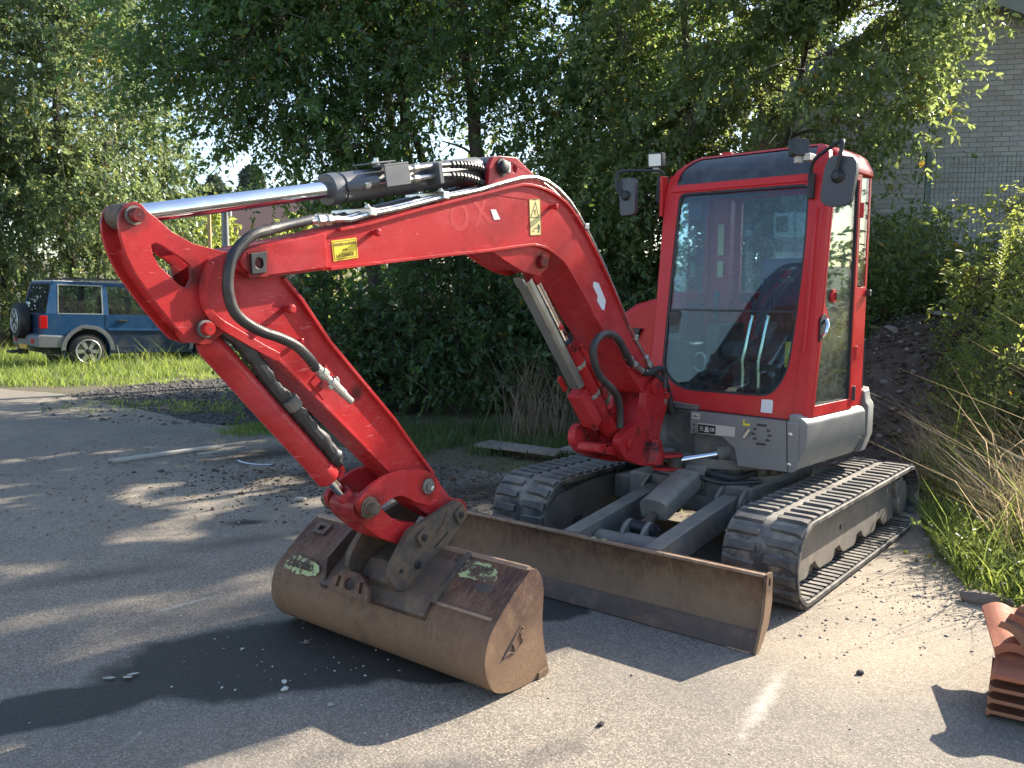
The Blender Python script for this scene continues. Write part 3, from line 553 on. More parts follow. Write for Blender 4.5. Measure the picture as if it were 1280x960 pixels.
# grease nipple bosses, throwing long shadows
def boss(u, z, v0, par, r=.012, h=.045, mat=RED):
    MB().lathe((u, v0, z), (u, v0 + 1, z), [(0, r*.85), (h*.55, r*.85), (h*.56, r*1.25), (h*.9, r*1.25), (h, r*.8)], 10).build('grease_boss', mat, par, 0, 25)
for u, z in ((2.967,1.836),(1.772,2.033)): boss(u, z, VC+.10, boom)
boss(1.676, 1.43, VC+.10, boom, .014, .012); boss(1.546, 2.0, VC+.10, boom, .012, .016)
# stickers and print
def plate(name, pts, v, mat, par, th=.0015): return MB().prism(pts, v, v + th, uz).build(name, mat, par, 0, 0)
def text(s, size, mat, par, M, ext=.0006, name='sticker_text', sx=1, bold=0):
    cu = bpy.data.curves.new(name, 'FONT'); cu.body = s; cu.size = size; cu.extrude = ext; cu.align_x = 'CENTER'; cu.align_y = 'CENTER'; cu.space_character = 1.0; cu.offset = bold
    tmp = bpy.data.objects.new(name, cu); COL.objects.link(tmp); bpy.context.view_layer.update()
    me = bpy.data.meshes.new_from_object(tmp.evaluated_get(bpy.context.evaluated_depsgraph_get())); bpy.data.objects.remove(tmp)
    me.name = name; me.materials.clear(); me.materials.append(mat)
    o = bpy.data.objects.new(name, me); COL.objects.link(o); o.parent = par; o.matrix_local = M @ Matrix.Diagonal((sx, 1, 1, 1)); return o
def side_m(u, z, v, ang):   # text plane facing +y, reading towards -x
    X = Vector((-math.cos(ang), 0, math.sin(ang))); Z = Vector((0, 1, 0)); Y = Z.cross(X)
    return Matrix(((X.x, Y.x, Z.x, u), (X.y, Y.y, Z.y, v), (X.z, Y.z, Z.z, z), (0,0,0,1)))
SV = VC + .1005
st = plate('danger_sticker', [(3.174,1.794),(3.051,1.813),(3.042,1.736),(3.164,1.717)], SV, YEL, boom)
ang = math.atan2(.019, .123)
text('DEFENSE de PASSER', .0135, OCHRE, st, side_m(3.109, 1.786, SV + .002, ang), bold=.0004)
text('sous', .0125, OCHRE, st, side_m(3.108, 1.766, SV + .002, ang), bold=.0004)
text('LA CHARGE', .0165, OCHRE, st, side_m(3.106, 1.744, SV + .002, ang), bold=.0005)
def frame_line(par, pts, w, v, mat, name='sticker_border'):
    mb = MB(); n = len(pts)
    for i in range(n):
        a, b = Vector(pts[i]), Vector(pts[(i+1) % n]); d = (b - a).normalized(); q = Vector((-d.y, d.x))*w
        mb.prism([tuple(a - q), tuple(b - q), tuple(b + q), tuple(a + q)], v, v + .0005 + i*.0001, uz)
    return mb.build(name, mat, par, 0, 0)
frame_line(st, [(3.167,1.789),(3.056,1.806),(3.048,1.741),(3.158,1.724)], .0012, SV + .0016, OCHRE)
st = plate('hazard_sticker', [(1.949,2.056),(1.861,2.064),(1.850,1.891),(1.937,1.884)], SV, YEL2, boom)
frame_line(st, [(1.899,2.046),(1.872,1.975),(1.936,1.970)], .0018, SV + .0016, INK, 'warning_triangle')
frame_line(st, [(1.949,2.056),(1.861,2.064),(1.850,1.891),(1.937,1.884)], .0014, SV + .0016, OCHRE)
pb = MB()
pb.prism([(1.872,1.965-.02),(1.866,1.938),(1.872,1.932),(1.878,1.938)], SV+.0016, SV+.0022, uz)
pb.prism([(1.880,1.936),(1.862,1.937),(1.860,1.918),(1.865,1.918),(1.866,1.9),(1.874,1.9),(1.876,1.918),(1.880,1.918)], SV+.0016, SV+.0022, uz)
pb.build('pictogram_person', INK, st, 0, 0)
MB().prism([(1.913,2.008),(1.90,2.012),(1.892,2.004),(1.9,1.998),(1.895,1.985),(1.902,1.984),(1.907,1.997)], SV+.0016, SV+.0022, uz).prism([(1.906,1.922),(1.897,1.928),(1.897,1.924),(1.89,1.924),(1.89,1.928),(1.882,1.921),(1.89,1.915),(1.89,1.919),(1.897,1.919),(1.897,1.915)], SV+.0016, SV+.0022, uz).prism([(1.925,1.915),(1.922,1.915),(1.919,1.905),(1.910,1.905),(1.909,1.92),(1.906,1.92),(1.906,1.902),(1.921,1.9)], SV+.0016, SV+.0022, uz).build('pictogram_arrow', OCHRE, st, 0, 0)
plate('torn_sticker', [(1.368,1.669),(1.32,1.661),(1.244,1.565),(1.258,1.512),(1.283,1.517),(1.333,1.565),(1.326,1.591),(1.375,1.643)], SV, LILAC, boom)
plate('torn_sticker', [(2.239,1.984),(2.202,1.987),(2.169,1.945),(2.213,1.939)], SV, WHITE, boom)
# old lettering peeled off the boom: faint pale remains of X T O X
GHOST = pbr('peeled_letter_trace', (.49,.045,.048), .5, 0, .2, 30, dirt=(.45,.029,.031), dirt_at=(.34,.50), dirt_scale=14, bmp=0, spec=.2)
for ch, u, z in (('O', 2.45, 1.94), ('X', 2.30, 1.975)):
    text(ch, .17, GHOST, boom, side_m(u, z - .01, SV - .0004, R(14)), .0004, 'peeled_letter', sx=.95, bold=.004)
# hard hydraulic lines along the boom's top edge
TB = [(3.234,1.866),(3.15,1.880),(3.087,1.878),(2.997,1.904),(2.833,1.940),(2.547,2.014),(2.336,2.060),(2.015,2.150),(1.815,2.157),(1.619,2.076),(1.46,1.944),(1.282,1.761),(1.089,1.528),(.94,1.356),(.775,1.207)]
def dens(L, v, k=3): return [(p.x, v, p.y) for p in smooth_path([(x, z, 0) for x, z in L], k)]
tube1 = MB().tube(dens(TB, VC+.105, 2), .0115, 8).build('hydraulic_tube', ALU, boom)
MB().tube(dens([(x, z + .006) for x, z in TB[:-1]], VC+.06, 2), .011, 8).build('hydraulic_tube', ALU, boom)
MB().tube(dens([(x, z + .008) for x, z in TB[1:-1]], VC-.03, 2), .011, 8).build('hydraulic_tube', BARREL, boom)
MB().tube(dens([(x, z + .006) for x, z in TB[1:-1]], VC-.09, 2), .011, 8).build('hydraulic_tube', BARREL, boom)
for u, z in ((2.56,2.012),(1.47,1.95),(.93,1.345),(2.98,1.91)):
    MB().box(-.018, .018, VC-.11-0, VC+.125, -.010, .022, Matrix.Translation((u, 0, z))).build('tube_clamp', ZINC, boom, .004)
    MB().lathe((u, VC+.09, z + .02), (u, VC+.09, z + 1), [(0,.012),(.01,.012),(.012,.007),(.018,.007)], 8).build('clamp_bolt', ZINC, boom)

# ---- arm (dipper)
AR = [(3.949,1.869),(3.92,1.879),(3.896,1.871),(3.879,1.852),(3.843,1.828),(3.799,1.793),(3.723,1.758),(3.618,1.738),(3.546,1.735),(3.48,1.735),(3.414,1.706),(3.37,1.654),(3.293,1.575),(3.164,1.414),(3.001,1.25),(2.824,1.073),(2.697,.926),(2.589,.804),(2.472,.676),(2.40,.625),(2.385,.588),(2.407,.546),(2.472,.540),(2.547,.585),(2.642,.640),(2.752,.729),(2.851,.855),(3.272,1.242),(3.353,1.315),(3.406,1.362),(3.49,1.395),(3.542,1.434),(3.583,1.461),(3.611,1.464),(3.633,1.449),(3.671,1.423),(3.701,1.421),(3.739,1.434),(3.754,1.439),(3.795,1.483),(3.846,1.544),(3.888,1.6),(3.926,1.653),(3.955,1.713),(3.972,1.772),(3.975,1.818),(3.967,1.845)]
AH = [(3.872,1.747),(3.857,1.755),(3.838,1.749),(3.764,1.707),(3.737,1.686),(3.735,1.643),(3.752,1.611),(3.779,1.621),(3.848,1.683),(3.868,1.717)]
arm = side('arm', [p for p in AR[9:20]] + [(2.44,.60)] + AR[24:34] + [(3.66,1.50),(3.70,1.60),(3.66,1.70),(3.56,1.72)], VC-.050, VC+.046, RED, EX, .003)
for nm, a, b in (('side_plate', VC+.046, VC+.060), ('side_plate', VC-.064, VC-.050)):
    side(nm, AR, a, b, RED, arm, .002, [AH])
# stiffened flanges on the lower arm, throwing a shadow on the side
def strip(line, v0, v1, t0, t1, name, mat, par):
    mb = MB(); n = len(line); vs = []; fs = []; L = [Vector((x, z, 0)) for x, z in line]
    for i, p in enumerate(L):
        t = (L[min(i+1, n-1)] - L[max(i-1, 0)]).normalized(); nn = Vector((-t.y, t.x, 0))
        for o, v in ((t0, v0), (t0, v1), (t1, v1), (t1, v0)):
            q = p + nn*o; vs.append((q.x, v, q.y))
    for i in range(n - 1):
        for k in range(4): fs.append((i*4 + k, i*4 + (k+1) % 4, i*4 + 4 + (k+1) % 4, i*4 + 4 + k))
    fs += [(3,2,1,0), tuple((n-1)*4 + k for k in range(4))]
    return mb.add(vs, fs).build(name, mat, par, .002, 30)
strip(AR[11:18], VC-.078, VC+.078, -.004, .010, 'arm_flange', RED, arm)
strip([(2.851,.855),(3.272,1.242),(3.353,1.315),(3.406,1.362)], VC-.072, VC+.070, -.006, .006, 'arm_flange', RED, arm)
strip([(3.955,1.72),(3.926,1.655),(3.888,1.6),(3.846,1.544),(3.795,1.483),(3.745,1.437)], VC-.049, VC+.045, -.034, -.022, 'arm_cover', RED, arm)
hz = [(3.945,1.706),(3.926,1.663),(3.905,1.632),(3.888,1.606),(3.866,1.577),(3.846,1.55),(3.82,1.52)]
for k in range(len(hz) - 1): strip(hz[k:k+2], VC-.047, VC+.043, -.0225, -.0195, 'hazard_stripe', INK if k % 2 == 0 else CREAM if k == 3 else RED, arm)
# doubler ring round the boom joint, curving down to the cylinder recess
DR = [(3.66,1.70),(3.69,1.64),(3.695,1.58),(3.675,1.53),(3.64,1.495),(3.56,1.45),(3.47,1.40),(3.40,1.365)]
strip([(p.x, p.y) for p in smooth_path([(x, z, 0) for x, z in DR], 4)], VC+.058, VC+.072, -.015, .018, 'doubler_ring', RED, arm)
for u, z, r in ((3.927,1.836,.023),(3.692,1.475,.023)):
    if u < 3.8: MB().lathe((u, VC+.058, z), (u, 1, z), [(0, r*1.3), (.014, r*1.3), (.015, r*1.1)], 28).build('pin_ring', DGREY, arm)
    MB().lathe((u, VC+.07, z), (u, 1, z), [(0, r*.98), (.022, r*.98), (.026, r*.86)], 28).build('arm_pin', RED if u > 3.8 else RED2, arm)
    MB().lathe((u, VC+.0955, z), (u, 1, z), [(0, .004), (.001, .003)], 10).build('pin_centre', BLACK, arm)
MB().cyl((3.927, VC-.08, 1.836), (3.927, VC+.07, 1.836), .03).build('pin_shaft', DGREY, arm)
MB().cyl((3.692, VC-.08, 1.475), (3.692, VC+.07, 1.475), .03).build('pin_shaft', DGREY, arm)
boss(3.362, 1.539, VC+.06, arm, .014, .05); boss(3.30, 1.42, VC+.06, arm, .008, .02)
MB().cyl((2.44, VC-.085, .60), (2.44, VC+.085, .60), .062, 28).build('arm_foot_boss', RED, arm, .006)
# auxiliary hose and quick coupling
BH = [(3.259,1.868),(3.399,1.834),(3.484,1.812),(3.556,1.790),(3.623,1.74),(3.655,1.685),(3.664,1.612),(3.644,1.546),(3.605,1.505),(3.525,1.465),(3.443,1.440),(3.363,1.405),(3.299,1.353),(3.266,1.315)]
VB = [VC+.10,VC+.11,VC+.13,VC+.145,VC+.155,VC+.16,VC+.16,VC+.155,VC+.15,VC+.14,VC+.13,VC+.125,VC+.12,VC+.115]
bh = MB().tube(smooth_path([(u, v, z) for (u, z), v in zip(BH, VB)], 6), .0185, 12).build('hydraulic_hose', HOSE, arm)
ridge = smooth_path([(u, v, z) for (u, z), v in zip(BH, VB)], 26); mb = MB()
for i in range(40, len(ridge) - 6, 3): mb.tube([ridge[i], ridge[i+1]], .0198, 10, False)
tag(mb.build('hose_spiral', HOSE, bh), kind='stuff')
MB().lathe((3.275,VC+.105,1.863), (3.10,VC+.105,1.882), [(0,.016),(.03,.016),(.031,.024),(.055,.024),(.056,.018),(.075,.018),(.076,.023),(.095,.023),(.10,.012),(.17,.012)], 6).build('hose_fitting', ZINC, boom)
fa, fb = Vector((3.285,VC+.117,1.336)), Vector((3.079,VC+.10,1.168))
MB().lathe(fa, fb, [(0,.018),(.05,.018),(.051,.024),(.078,.024),(.079,.014),(.112,.014),(.113,.021),(.15,.021),(.151,.0185),(.20,.0185),(.203,.015),(.255,.014),(.262,.010)], 12).build('hose_coupling', ZINC, arm, 0, 25)
MB().box(-.028,.028,-.055,.018,-.012,.012, Matrix.Translation((3.186,VC+.105,1.255)) @ Matrix.Rotation(R(40),4,'Y')).build('coupling_bracket', ZINC, arm, .003)
MB().box(-.05,.05,-.012,.0,-.05,.05, Matrix.Translation((3.186,VC+.066,1.255)) @ Matrix.Rotation(R(40),4,'Y')).build('coupling_pad', RED, arm, .003)

# ---- arm cylinder on top of the boom
A0, A1 = Vector((3.927, VC, 1.836)), Vector((2.159, VC, 2.184)); ad = (A1 - A0).normalized()
ac = MB().lathe(A0 + ad*.83, A1, [(0,.058),(.004,.062),(.05,.062),(.052,.056),(.066,.056),(.068,.060),(.27,.060),(.272,.0615),(.30,.0615),(.302,.060),(.90,.060),(.92,.05),(.935,.035)], 32).build('arm_cylinder', BARREL, EX, 0, 30)
MB().cyl(A0 + ad*.05, A0 + ad*.84, .032, 28).build('cylinder_rod', CHROME, ac)
MB().cyl((3.927, VC-.047, 1.836), (3.927, VC+.043, 1.836), .041, 28).build('rod_eye', CPLR, ac, .004)
MB().cyl((2.159, VC-.07, 2.184), (2.159, VC+.07, 2.184), .055, 28).build('barrel_eye', DGREY, ac, .004)
pa = math.atan2(-ad.z, -ad.x)
BRM = lambda u, v, z: Matrix.Translation((u, v, z)) @ Matrix.Rotation(math.atan2(ad.z, -ad.x), 4, 'Y')
mb = MB().box(-.068,.068,.055,.125,-.005,.004, BRM(2.855,VC,2.103+.012)).box(-.068,.068,.117,.125,-.085,-.0055, BRM(2.855,VC,2.103+.012)).box(-.068,.068,-.06,.055,-.003,.004, BRM(2.858,VC,2.115+.012))
mb.build('hose_bracket', BARREL, ac, .002)
MB().box(-.012,.012,.04,.125,-.085,.004, BRM(2.60,VC,2.148)).build('hose_clamp', BARREL, ac, .003)
MB().lathe((2.87,VC+.02,2.115),(2.87,VC+.02,3),[(0,.016),(.016,.016),(.018,.009),(.03,.009)],8).build('bracket_bolt', ZINC, ac)
MB().tube([(3.05,VC+.055,2.008),(3.02,VC+.082,2.02),(2.93,VC+.09,2.045)], .02, 10).build('port_elbow', BARREL, ac)
MB().lathe((3.0,VC+.086,2.02),(2.75,VC+.09,2.08),[(0,.019),(.03,.019),(.031,.0105),(.12,.0105),(.121,.016),(.14,.016)],10).build('port_tube', ALU, ac)
for dz in (0, -.042):
    MB().lathe((2.795,VC+.09,2.098+dz),(2.60,VC+.09,2.14+dz),[(0,.013),(.02,.018),(.045,.018),(.046,.011),(.07,.011),(.071,.017),(.1,.017),(.101,.011),(.2,.011)],8).build('tube_fitting', ZINC, ac)
    mb = MB(); P = smooth_path([(2.60,VC+.09,2.14+dz),(2.42,VC+.09,2.165+dz*1.2),(2.27,VC+.075,2.165+dz*1.5),(2.2,VC+.04,2.11+dz)], 14)
    h = mb.tube(P, .013, 8).build('cylinder_hose', HOSE, ac)
    mb = MB(); [mb.tube([P[i], P[i+1]], .0175, 8) for i in range(8, len(P)-4, 2)]
    tag(mb.build('hose_spiral', HOSE, ac), kind='stuff')

# ---- bucket cylinder in front of the arm
B0, B1 = Vector((3.692, VC, 1.475)), Vector((3.0, VC, .733)); bd = (B1 - B0).normalized()
bc = MB().lathe(B0 + bd*.05, B1, [(0,.035),(.03,.046),(.06,.048),(.72,.048),(.722,.051),(.78,.051),(.79,.044)], 30).build('bucket_cylinder', RED, EX, 0, 30)
MB().cyl(B0 + bd*.82, B1 - bd*.03, .024, 24).build('cylinder_rod', CHROME, bc)
MB().cyl((3.692, VC-.045, 1.475), (3.692, VC+.041, 1.475), .052, 24).build('barrel_eye', RED2, bc, .004)
MB().cyl((3.0, VC-.07, .733), (3.0, VC+.07, .733), .052, 28).build('rod_eye', RED, bc, .005)
MB().lathe(B1 - bd*.078, B1, [(0,.034),(.03,.036),(.05,.04)], 24).build('rod_neck', RED, bc)
AHS = [(3.60,1.475),(3.515,1.402),(3.456,1.330),(3.40,1.255),(3.329,1.188),(3.256,1.106),(3.161,1.006),(3.11,.945)]
hp = smooth_path([(u, VC + .035, z) for u, z in AHS], 5)
MB().tube(hp, [.030 + .005*math.sin(i*1.7)*math.sin(i*.6) for i in range(len(hp))], 10).build('hose_sleeve', HOSE, bc)
MB().lathe((3.15,VC+.03,.985),(3.085,VC+.03,.915),[(0,.022),(.03,.026),(.05,.022),(.07,.026),(.09,.018)],8).build('hose_fitting', BLACK, bc)
MB().lathe((3.345,VC+.05,1.205),(3.31,VC+.05,1.165),[(0,.032),(.045,.032)],10).build('hose_band', DGREY, bc)
MB().tube([(3.085,VC+.03,.91),(3.07,VC+.025,.885),(3.085,VC+.02,.86)], .012, 8).build('port_elbow', RED, bc)

# ---- bucket links
L1 = [(3.062,.763),(3.041,.788),(2.981,.822),(2.905,.848),(2.81,.856),(2.704,.845),(2.644,.824),(2.60,.79),(2.574,.745),(2.585,.70),(2.62,.675),(2.66,.680),(2.734,.705),(2.796,.744),(2.842,.755),(2.906,.74),(2.952,.712),(2.96,.69),(2.995,.681),(3.046,.711)]
L1 = rounded(L1, .02, 2)
for a, b in ((VC+.082, VC+.104), (VC-.108, VC-.086)):
    lk = side('side_link', L1, a, b, RED, EX, .004)
    v = b if a > VC else a; s_ = 1 if a > VC else -1
    MB().lathe((2.66, v - .001, .763), (2.66, v + s_, .763), [(0,.034),(.008,.034),(.009,.03),(.010,.018),(.018,.018)], 20).build('link_pin', DGREY if s_ > 0 else RED, lk)
    MB().lathe((2.645, v + .004*s_, .752), (2.645, v + s_, .752), [(0,.012),(.012,.012),(.014,.009)], 12).build('pin_bolt', ZINC, lk)
L2 = rounded([(3.03,.775),(2.95,.775),(2.90,.70),(2.847,.653),(2.782,.622),(2.74,.605),(2.70,.575),(2.70,.535),(2.74,.515),(2.808,.530),(2.911,.580),(3.007,.655),(3.055,.70),(3.06,.75)], .02, 2)
lk2 = side('bucket_link', L2, VC-.075, VC+.074, RED, EX, .008)
MB().lathe((3.0, VC-.16, .733), (3.0, 1, .733), [(0,.033),(.01,.036),(.025,.036),(.026,.045),(.065,.045),(.066,.03),(.25,.03),(.251,.045),(.268,.045),(.269,.036),(.278,.036),(.279,.026),(.305,.026),(.31,.02)], 24).build('link_pin', CPLR, lk2)
MB().cyl((2.735, VC-.11, .56), (2.735, VC+.11, .56), .05, 24).build('link_eye', RED, lk2, .004)

# ---- coupler ears on the bucket
bk_pts = [(2.606,.48),(2.564,.477),(2.534,.443),(2.514,.385),(2.515,.311),(2.519,.244),(2.508,.15),(2.477,.04),(2.474,.004),(2.568,.003),(2.709,.009),(2.80,.03),(2.845,.062),(2.873,.11),(2.888,.174),(2.88,.234),(2.854,.29),(2.812,.331),(2.714,.411)]
BK0, BK1 = -.965, .372
shell = bk_pts[8:] + [(2.606,.48)]
bucket = None
mb = MB(); L = [Vector((x, z, 0)) for x, z in shell]
Ls = smooth_path(L, 4); n = len(Ls); vs = []; fs = []
for i, p in enumerate(Ls):
    t = (Ls[min(i+1, n-1)] - Ls[max(i-1, 0)]).normalized(); nn = Vector((-t.y, t.x, 0)); q = p + nn*.016
    vs += [(p.x, BK0 + .01, p.y), (p.x, BK1 - .01, p.y), (q.x, BK1 - .01, q.y), (q.x, BK0 + .01, q.y)]
for i in range(n - 1):
    for k in range(4): fs.append((i*4 + k, i*4 + (k+1) % 4, i*4 + 4 + (k+1) % 4, i*4 + 4 + k))
fs += [(3,2,1,0), tuple((n-1)*4 + k for k in range(4))]
bucket = mb.add(vs, fs).build('bucket', RUST, EX, 0, 40)
bko = [(p.x, p.y) for p in smooth_path([Vector((x, z, 0)) for x, z in bk_pts + [bk_pts[0]]], 3)][:-1]
side('end_plate', bko, BK1 - .012, BK1 + .006, RUST, bucket, .004)
side('end_plate', bko, BK0 - .006, BK0 + .012, RUST, bucket, .004)
MB().cyl((2.592, BK0, .476), (2.592, BK1 - .01, .476), .017, 14).build('lip_tube', WORN, bucket)
side('wear_pad', [(2.556,.002),(2.482,.006),(2.486,.034),(2.55,.028)], BK1+.004, BK1+.016, RUST, bucket, .003)
MB().box(2.47, 2.60, BK0, BK1, -.002, .012).build('cutting_edge', WORN, bucket, .003)
MB().tube([(2.818,BK0+.6,.330),(2.818,BK1-.02,.330)], .008, 8).build('weld_bead', WORN, bucket)
# raised maker's mark on the end plate, a slanted A over a bar
MB().tube([(2.780,BK1+.007,.166),(2.668,BK1+.007,.266),(2.650,BK1+.007,.252)], .005, 6).tube([(2.670,BK1+.007,.24),(2.668,BK1+.007,.218),(2.655,BK1+.007,.205),(2.668,BK1+.007,.19)], .004, 6).tube([(2.78,BK1+.007,.166),(2.735,BK1+.007,.176),(2.715,BK1+.007,.168),(2.688,BK1+.007,.176)], .005, 6).tube([(2.72,BK1+.007,.206),(2.71,BK1+.007,.176)], .005, 6).build('raised_mark', RUSTD, bucket)
# top face of the bucket: lime paint patches with raised letters
tdir = (Vector((2.606,0,.48)) - Vector((2.714,0,.411))).normalized(); tn = Vector((-tdir.z, 0, tdir.x)); tn = tn if tn.z > 0 else -tn
def top_m(v, s, lift=.0):    # s metres down from the lip on the flat top face; text reads along +y
    o = Vector((2.606,0,.48)) - tdir*s + tn*(.0 + lift); X = Vector((0,1,0)); Z = tn; Y = Z.cross(X)
    return Matrix(((X.x,Y.x,Z.x,o.x),(X.y,Y.y,Z.y,v),(X.z,Y.z,Z.z,o.z),(0,0,0,1)))
def blob(w, h, seed, n=40):
    rr = random.Random(seed); return [((1 + .12*math.sin(3*a + seed) + rr.uniform(-.09,.09))*w*math.copysign(abs(math.cos(a))**.7, math.cos(a)), (1 + rr.uniform(-.14,.14))*h*math.copysign(abs(math.sin(a))**.7, math.sin(a))) for a in [2*math.pi*i/n for i in range(n)]]
def patch(name, M, w, h, seed, mat, par, th=.0012):
    return MB().prism(blob(w, h, seed), 0, th, lambda p, q, t: tuple(M @ Vector((p, q, t)))).build(name, mat, par, 0, 0)
patch('paint_patch', top_m(.135, .066, .001), .115, .048, 3, LIME, bucket)
text('TCASTEROO', .052, RUSTD, bucket, top_m(.135, .06, .003), .0025, 'raised_letters', sx=.56, bold=.001)
M2 = Matrix.Translation((2.842,-.80,.318)) @ Matrix(((0,-.52,.85,0),(1,0,0,0),(0,.85,.52,0),(0,0,0,1)))
patch('paint_patch', M2, .125, .04, 8, LIME, bucket)
text('CAMZEBRO', .046, RUSTD, bucket, M2 @ Matrix.Translation((0,0,.003)), .0025, 'raised_letters', sx=.72, bold=.001)
# brackets and saddle on the bucket top
sd_ = side('saddle_plate', [(2.66,.46),(2.83,.345),(2.885,.285),(2.87,.26),(2.80,.31),(2.62,.44)], -.62, .04, RUSTD, bucket, .004)
COU = [(2.516,.675),(2.480,.668),(2.459,.635),(2.466,.586),(2.516,.53),(2.60,.47),(2.823,.352),(2.88,.36),(2.926,.42),(2.91,.476),(2.807,.601),(2.725,.622)]
COU = rounded(COU, .02, 2)
for a, b, m in ((VC+.112, VC+.142, CPLR), (VC-.146, VC-.116, CPLR)):
    cp = side('coupler_ear', COU, a, b, m, bucket, .006)
    if a > VC:
        for u, z, r in ((2.498,.612,.04),(2.735,.56,.042)):
            side('pin_pad', rounded([(u+.045,z+.012),(u-.01,z+.045),(u-.045,z-.01),(u+.012,z-.045)], .01, 2), b - .001, b + .014, CPLR, cp, .004)
            MB().lathe((u, b + .010, z), (u, b + 1, z), [(0,.016),(.008,.016),(.009,.010),(.012,.010)], 14).build('pin_bolt', BLACK, cp)
        MB().lathe((2.76,b,.445),(2.76,b+1,.445),[(0,.02),(.004,.02),(.005,.014),(.006,.009),(.012,.009)],14).build('pin_bolt', BLACK, cp)
        side('lock_slot', [(2.66,.50),(2.575,.548),(2.572,.542),(2.657,.494)], b - .002, b + .003, BLACK, cp, 0)
        side('gusset', [(2.62,.57),(2.58,.645),(2.60,.60),(2.65,.56)], b - .001, b + .006, CPLR, cp, .002)
        MB().lathe((2.86,b,.44),(2.86,b+1,.44),[(0,.010),(.004,.010)],10).build('ear_hole', BLACK, cp)
side('coupler_body', [(2.80,.44),(2.86,.37),(2.84,.33),(2.64,.43),(2.62,.49)], VC-.116, VC+.112, CPLR, bucket, .006)
MB().cyl((2.456, VC-.12, .612), (2.456, VC+.12, .612), .028, 18).build('bucket_pin', DGREY, bucket)
MB().cyl((2.735, VC-.12, .56), (2.735, VC+.12, .56), .028, 18).build('bucket_pin', DGREY, bucket)
# lifting bracket with three holes on the bucket's back
lb = [(-.13,-.055),(.13,-.055),(.115,.0),(.05,.05),(-.05,.05),(-.115,.0)]
h3 = [[(-.085,-.03),(-.065,-.03),(-.06,.012),(-.08,.02)], [(.035*math.cos(t*math.pi/6), -.005 + .026*math.sin(t*math.pi/6)) for t in range(12)], [(.065,-.03),(.085,-.03),(.08,.02),(.06,.012)]]
M3 = Matrix.Translation((2.905,-.36,.345)) @ Matrix(((0,-.35,.94,0),(1,0,0,0),(0,.94,.35,0),(0,0,0,1)))
MB().prism(lb, 0, .02, lambda p, q, t: tuple(M3 @ Vector((p, q, t))), h3).build('lifting_bracket', RUST, bucket, .003)
side('bracket_fin', [(2.80,.36),(2.88,.26),(2.86,.40),(2.72,.50),(2.66,.50)], -.60, -.585, RUSTD, bucket, .003)
side('saddle_edge', [(2.60,.492),(2.66,.466),(2.84,.338),(2.83,.326),(2.6,.476)], .03, .06, CPLR, bucket, .004)
M4 = top_m(-.85, .07, .0)
MB().prism(rounded([(-.045,-.035),(.045,-.035),(.045,.035),(-.045,.035)], .008), -.004, .018, lambda p, q, t: tuple(M4 @ Vector((p, q, t))), [[(-.02,-.015),(.02,-.015),(.02,.015),(-.02,.015)]]).build('bracket_pad', RUSTD, bucket, .003)
patch('bare_patch', top_m(.24, .14, .0008), .045, .022, 5, CPLR, bucket, .0008)

# ---- swing post and boom cylinder
PC = VC
po = [(.84,1.11),(.77,1.13),(.70,1.10),(.60,1.06),(.562,1.02),(.545,.93),(.60,.82),(.64,.70),(.60,.60),(.66,.555),(.826,.575),(1.05,.63),(1.20,.685),(1.28,.76),(1.255,.845),(1.17,.86),(1.06,.79),(.98,.81),(.90,.86),(.80,.965)]
po = rounded(po, .04, 3)
post = None
pn = rounded([(.80,1.06),(.712,1.105),(.61,1.095),(.565,1.05),(.543,.924),(.617,.797),(.645,.701),(.60,.56),(.70,.55),(.861,.585),(1.03,.645),(1.105,.715),(1.10,.79),(1.02,.815),(.90,.85),(.82,.936)], .03, 3)
for a, b, q_ in ((PC+.075, PC+.125, pn), (PC-.125, PC-.075, po)):
    o = side('swing_post' if post is None else 'post_cheek', q_, a, b, RED2, post or EX, .014)
    post = post or o
MB().tube([(.70,PC+.10,.57),(.69,PC+.10,.64),(.68,PC+.10,.72)], [.075,.078,.05], 20).build('post_bulge', RED2, post)
side('post_web', [(.66,.60),(.78,.60),(.86,.66),(.84,.74),(.80,.80),(.70,1.0),(.62,1.0),(.64,.74)], PC-.075, PC+.075, RED2, post, 0)
side('post_lip', rounded([(1.03,.655),(1.25,.71),(1.24,.76),(1.10,.74),(1.02,.70)], .015, 2), PC-.075, PC+.075, RED2, post, .006)
MB().cyl((.66, PC, .56), (.66, PC, .78), .085, 24).build('post_barrel', RED2, post, .01)
for z in (.524, .606):
    MB().prism(rounded([(.68,-.16),(.52,-.11),(.505,-.03),(.55,-.005),(.66,-.05)], .03, 3), z, z + .018, lambda p, q, t: (p, q, t)).build('swing_lug', RED2, post, .004)
MB().lathe((1.0, PC+.12, .73), (.94, 1, .72), [(0,.035),(.016,.035),(.02,.028)], 20).build('post_pin', RED2, post)
MB().lathe((.72, PC+.12, 1.05), (.72, 1, 1.05), [(0,.05),(.018,.05),(.022,.04)], 24).build('post_pin', RED2, post)
side('pin_retainer', rounded([(.60,1.0),(.57,1.01),(.56,.93),(.59,.92)], .008, 2), PC+.124, PC+.132, ZINC, post, .002)
MB().box(.56,.60, PC+.124, PC+.150, .965, 1.0).build('retainer_block', RED2, post, .004)
C0, C1 = Vector((1.841, VC, 1.76)), Vector((.96, VC, .73)); cd = (C1 - C0).normalized()
bmc = MB().lathe(C0 + cd*.54, C1, [(0,.046),(.004,.052),(.03,.052),(.031,.046),(.05,.046),(.051,.052),(.74,.052),(.78,.04),(.8,.03)], 30).build('boom_cylinder', RED2, EX, 0, 30)
MB().lathe(C0 + cd*.535, C1, [(0,.040),(.003,.050),(.022,.050),(.024,.043)], 26).build('gland_ring', BLACK, bmc)
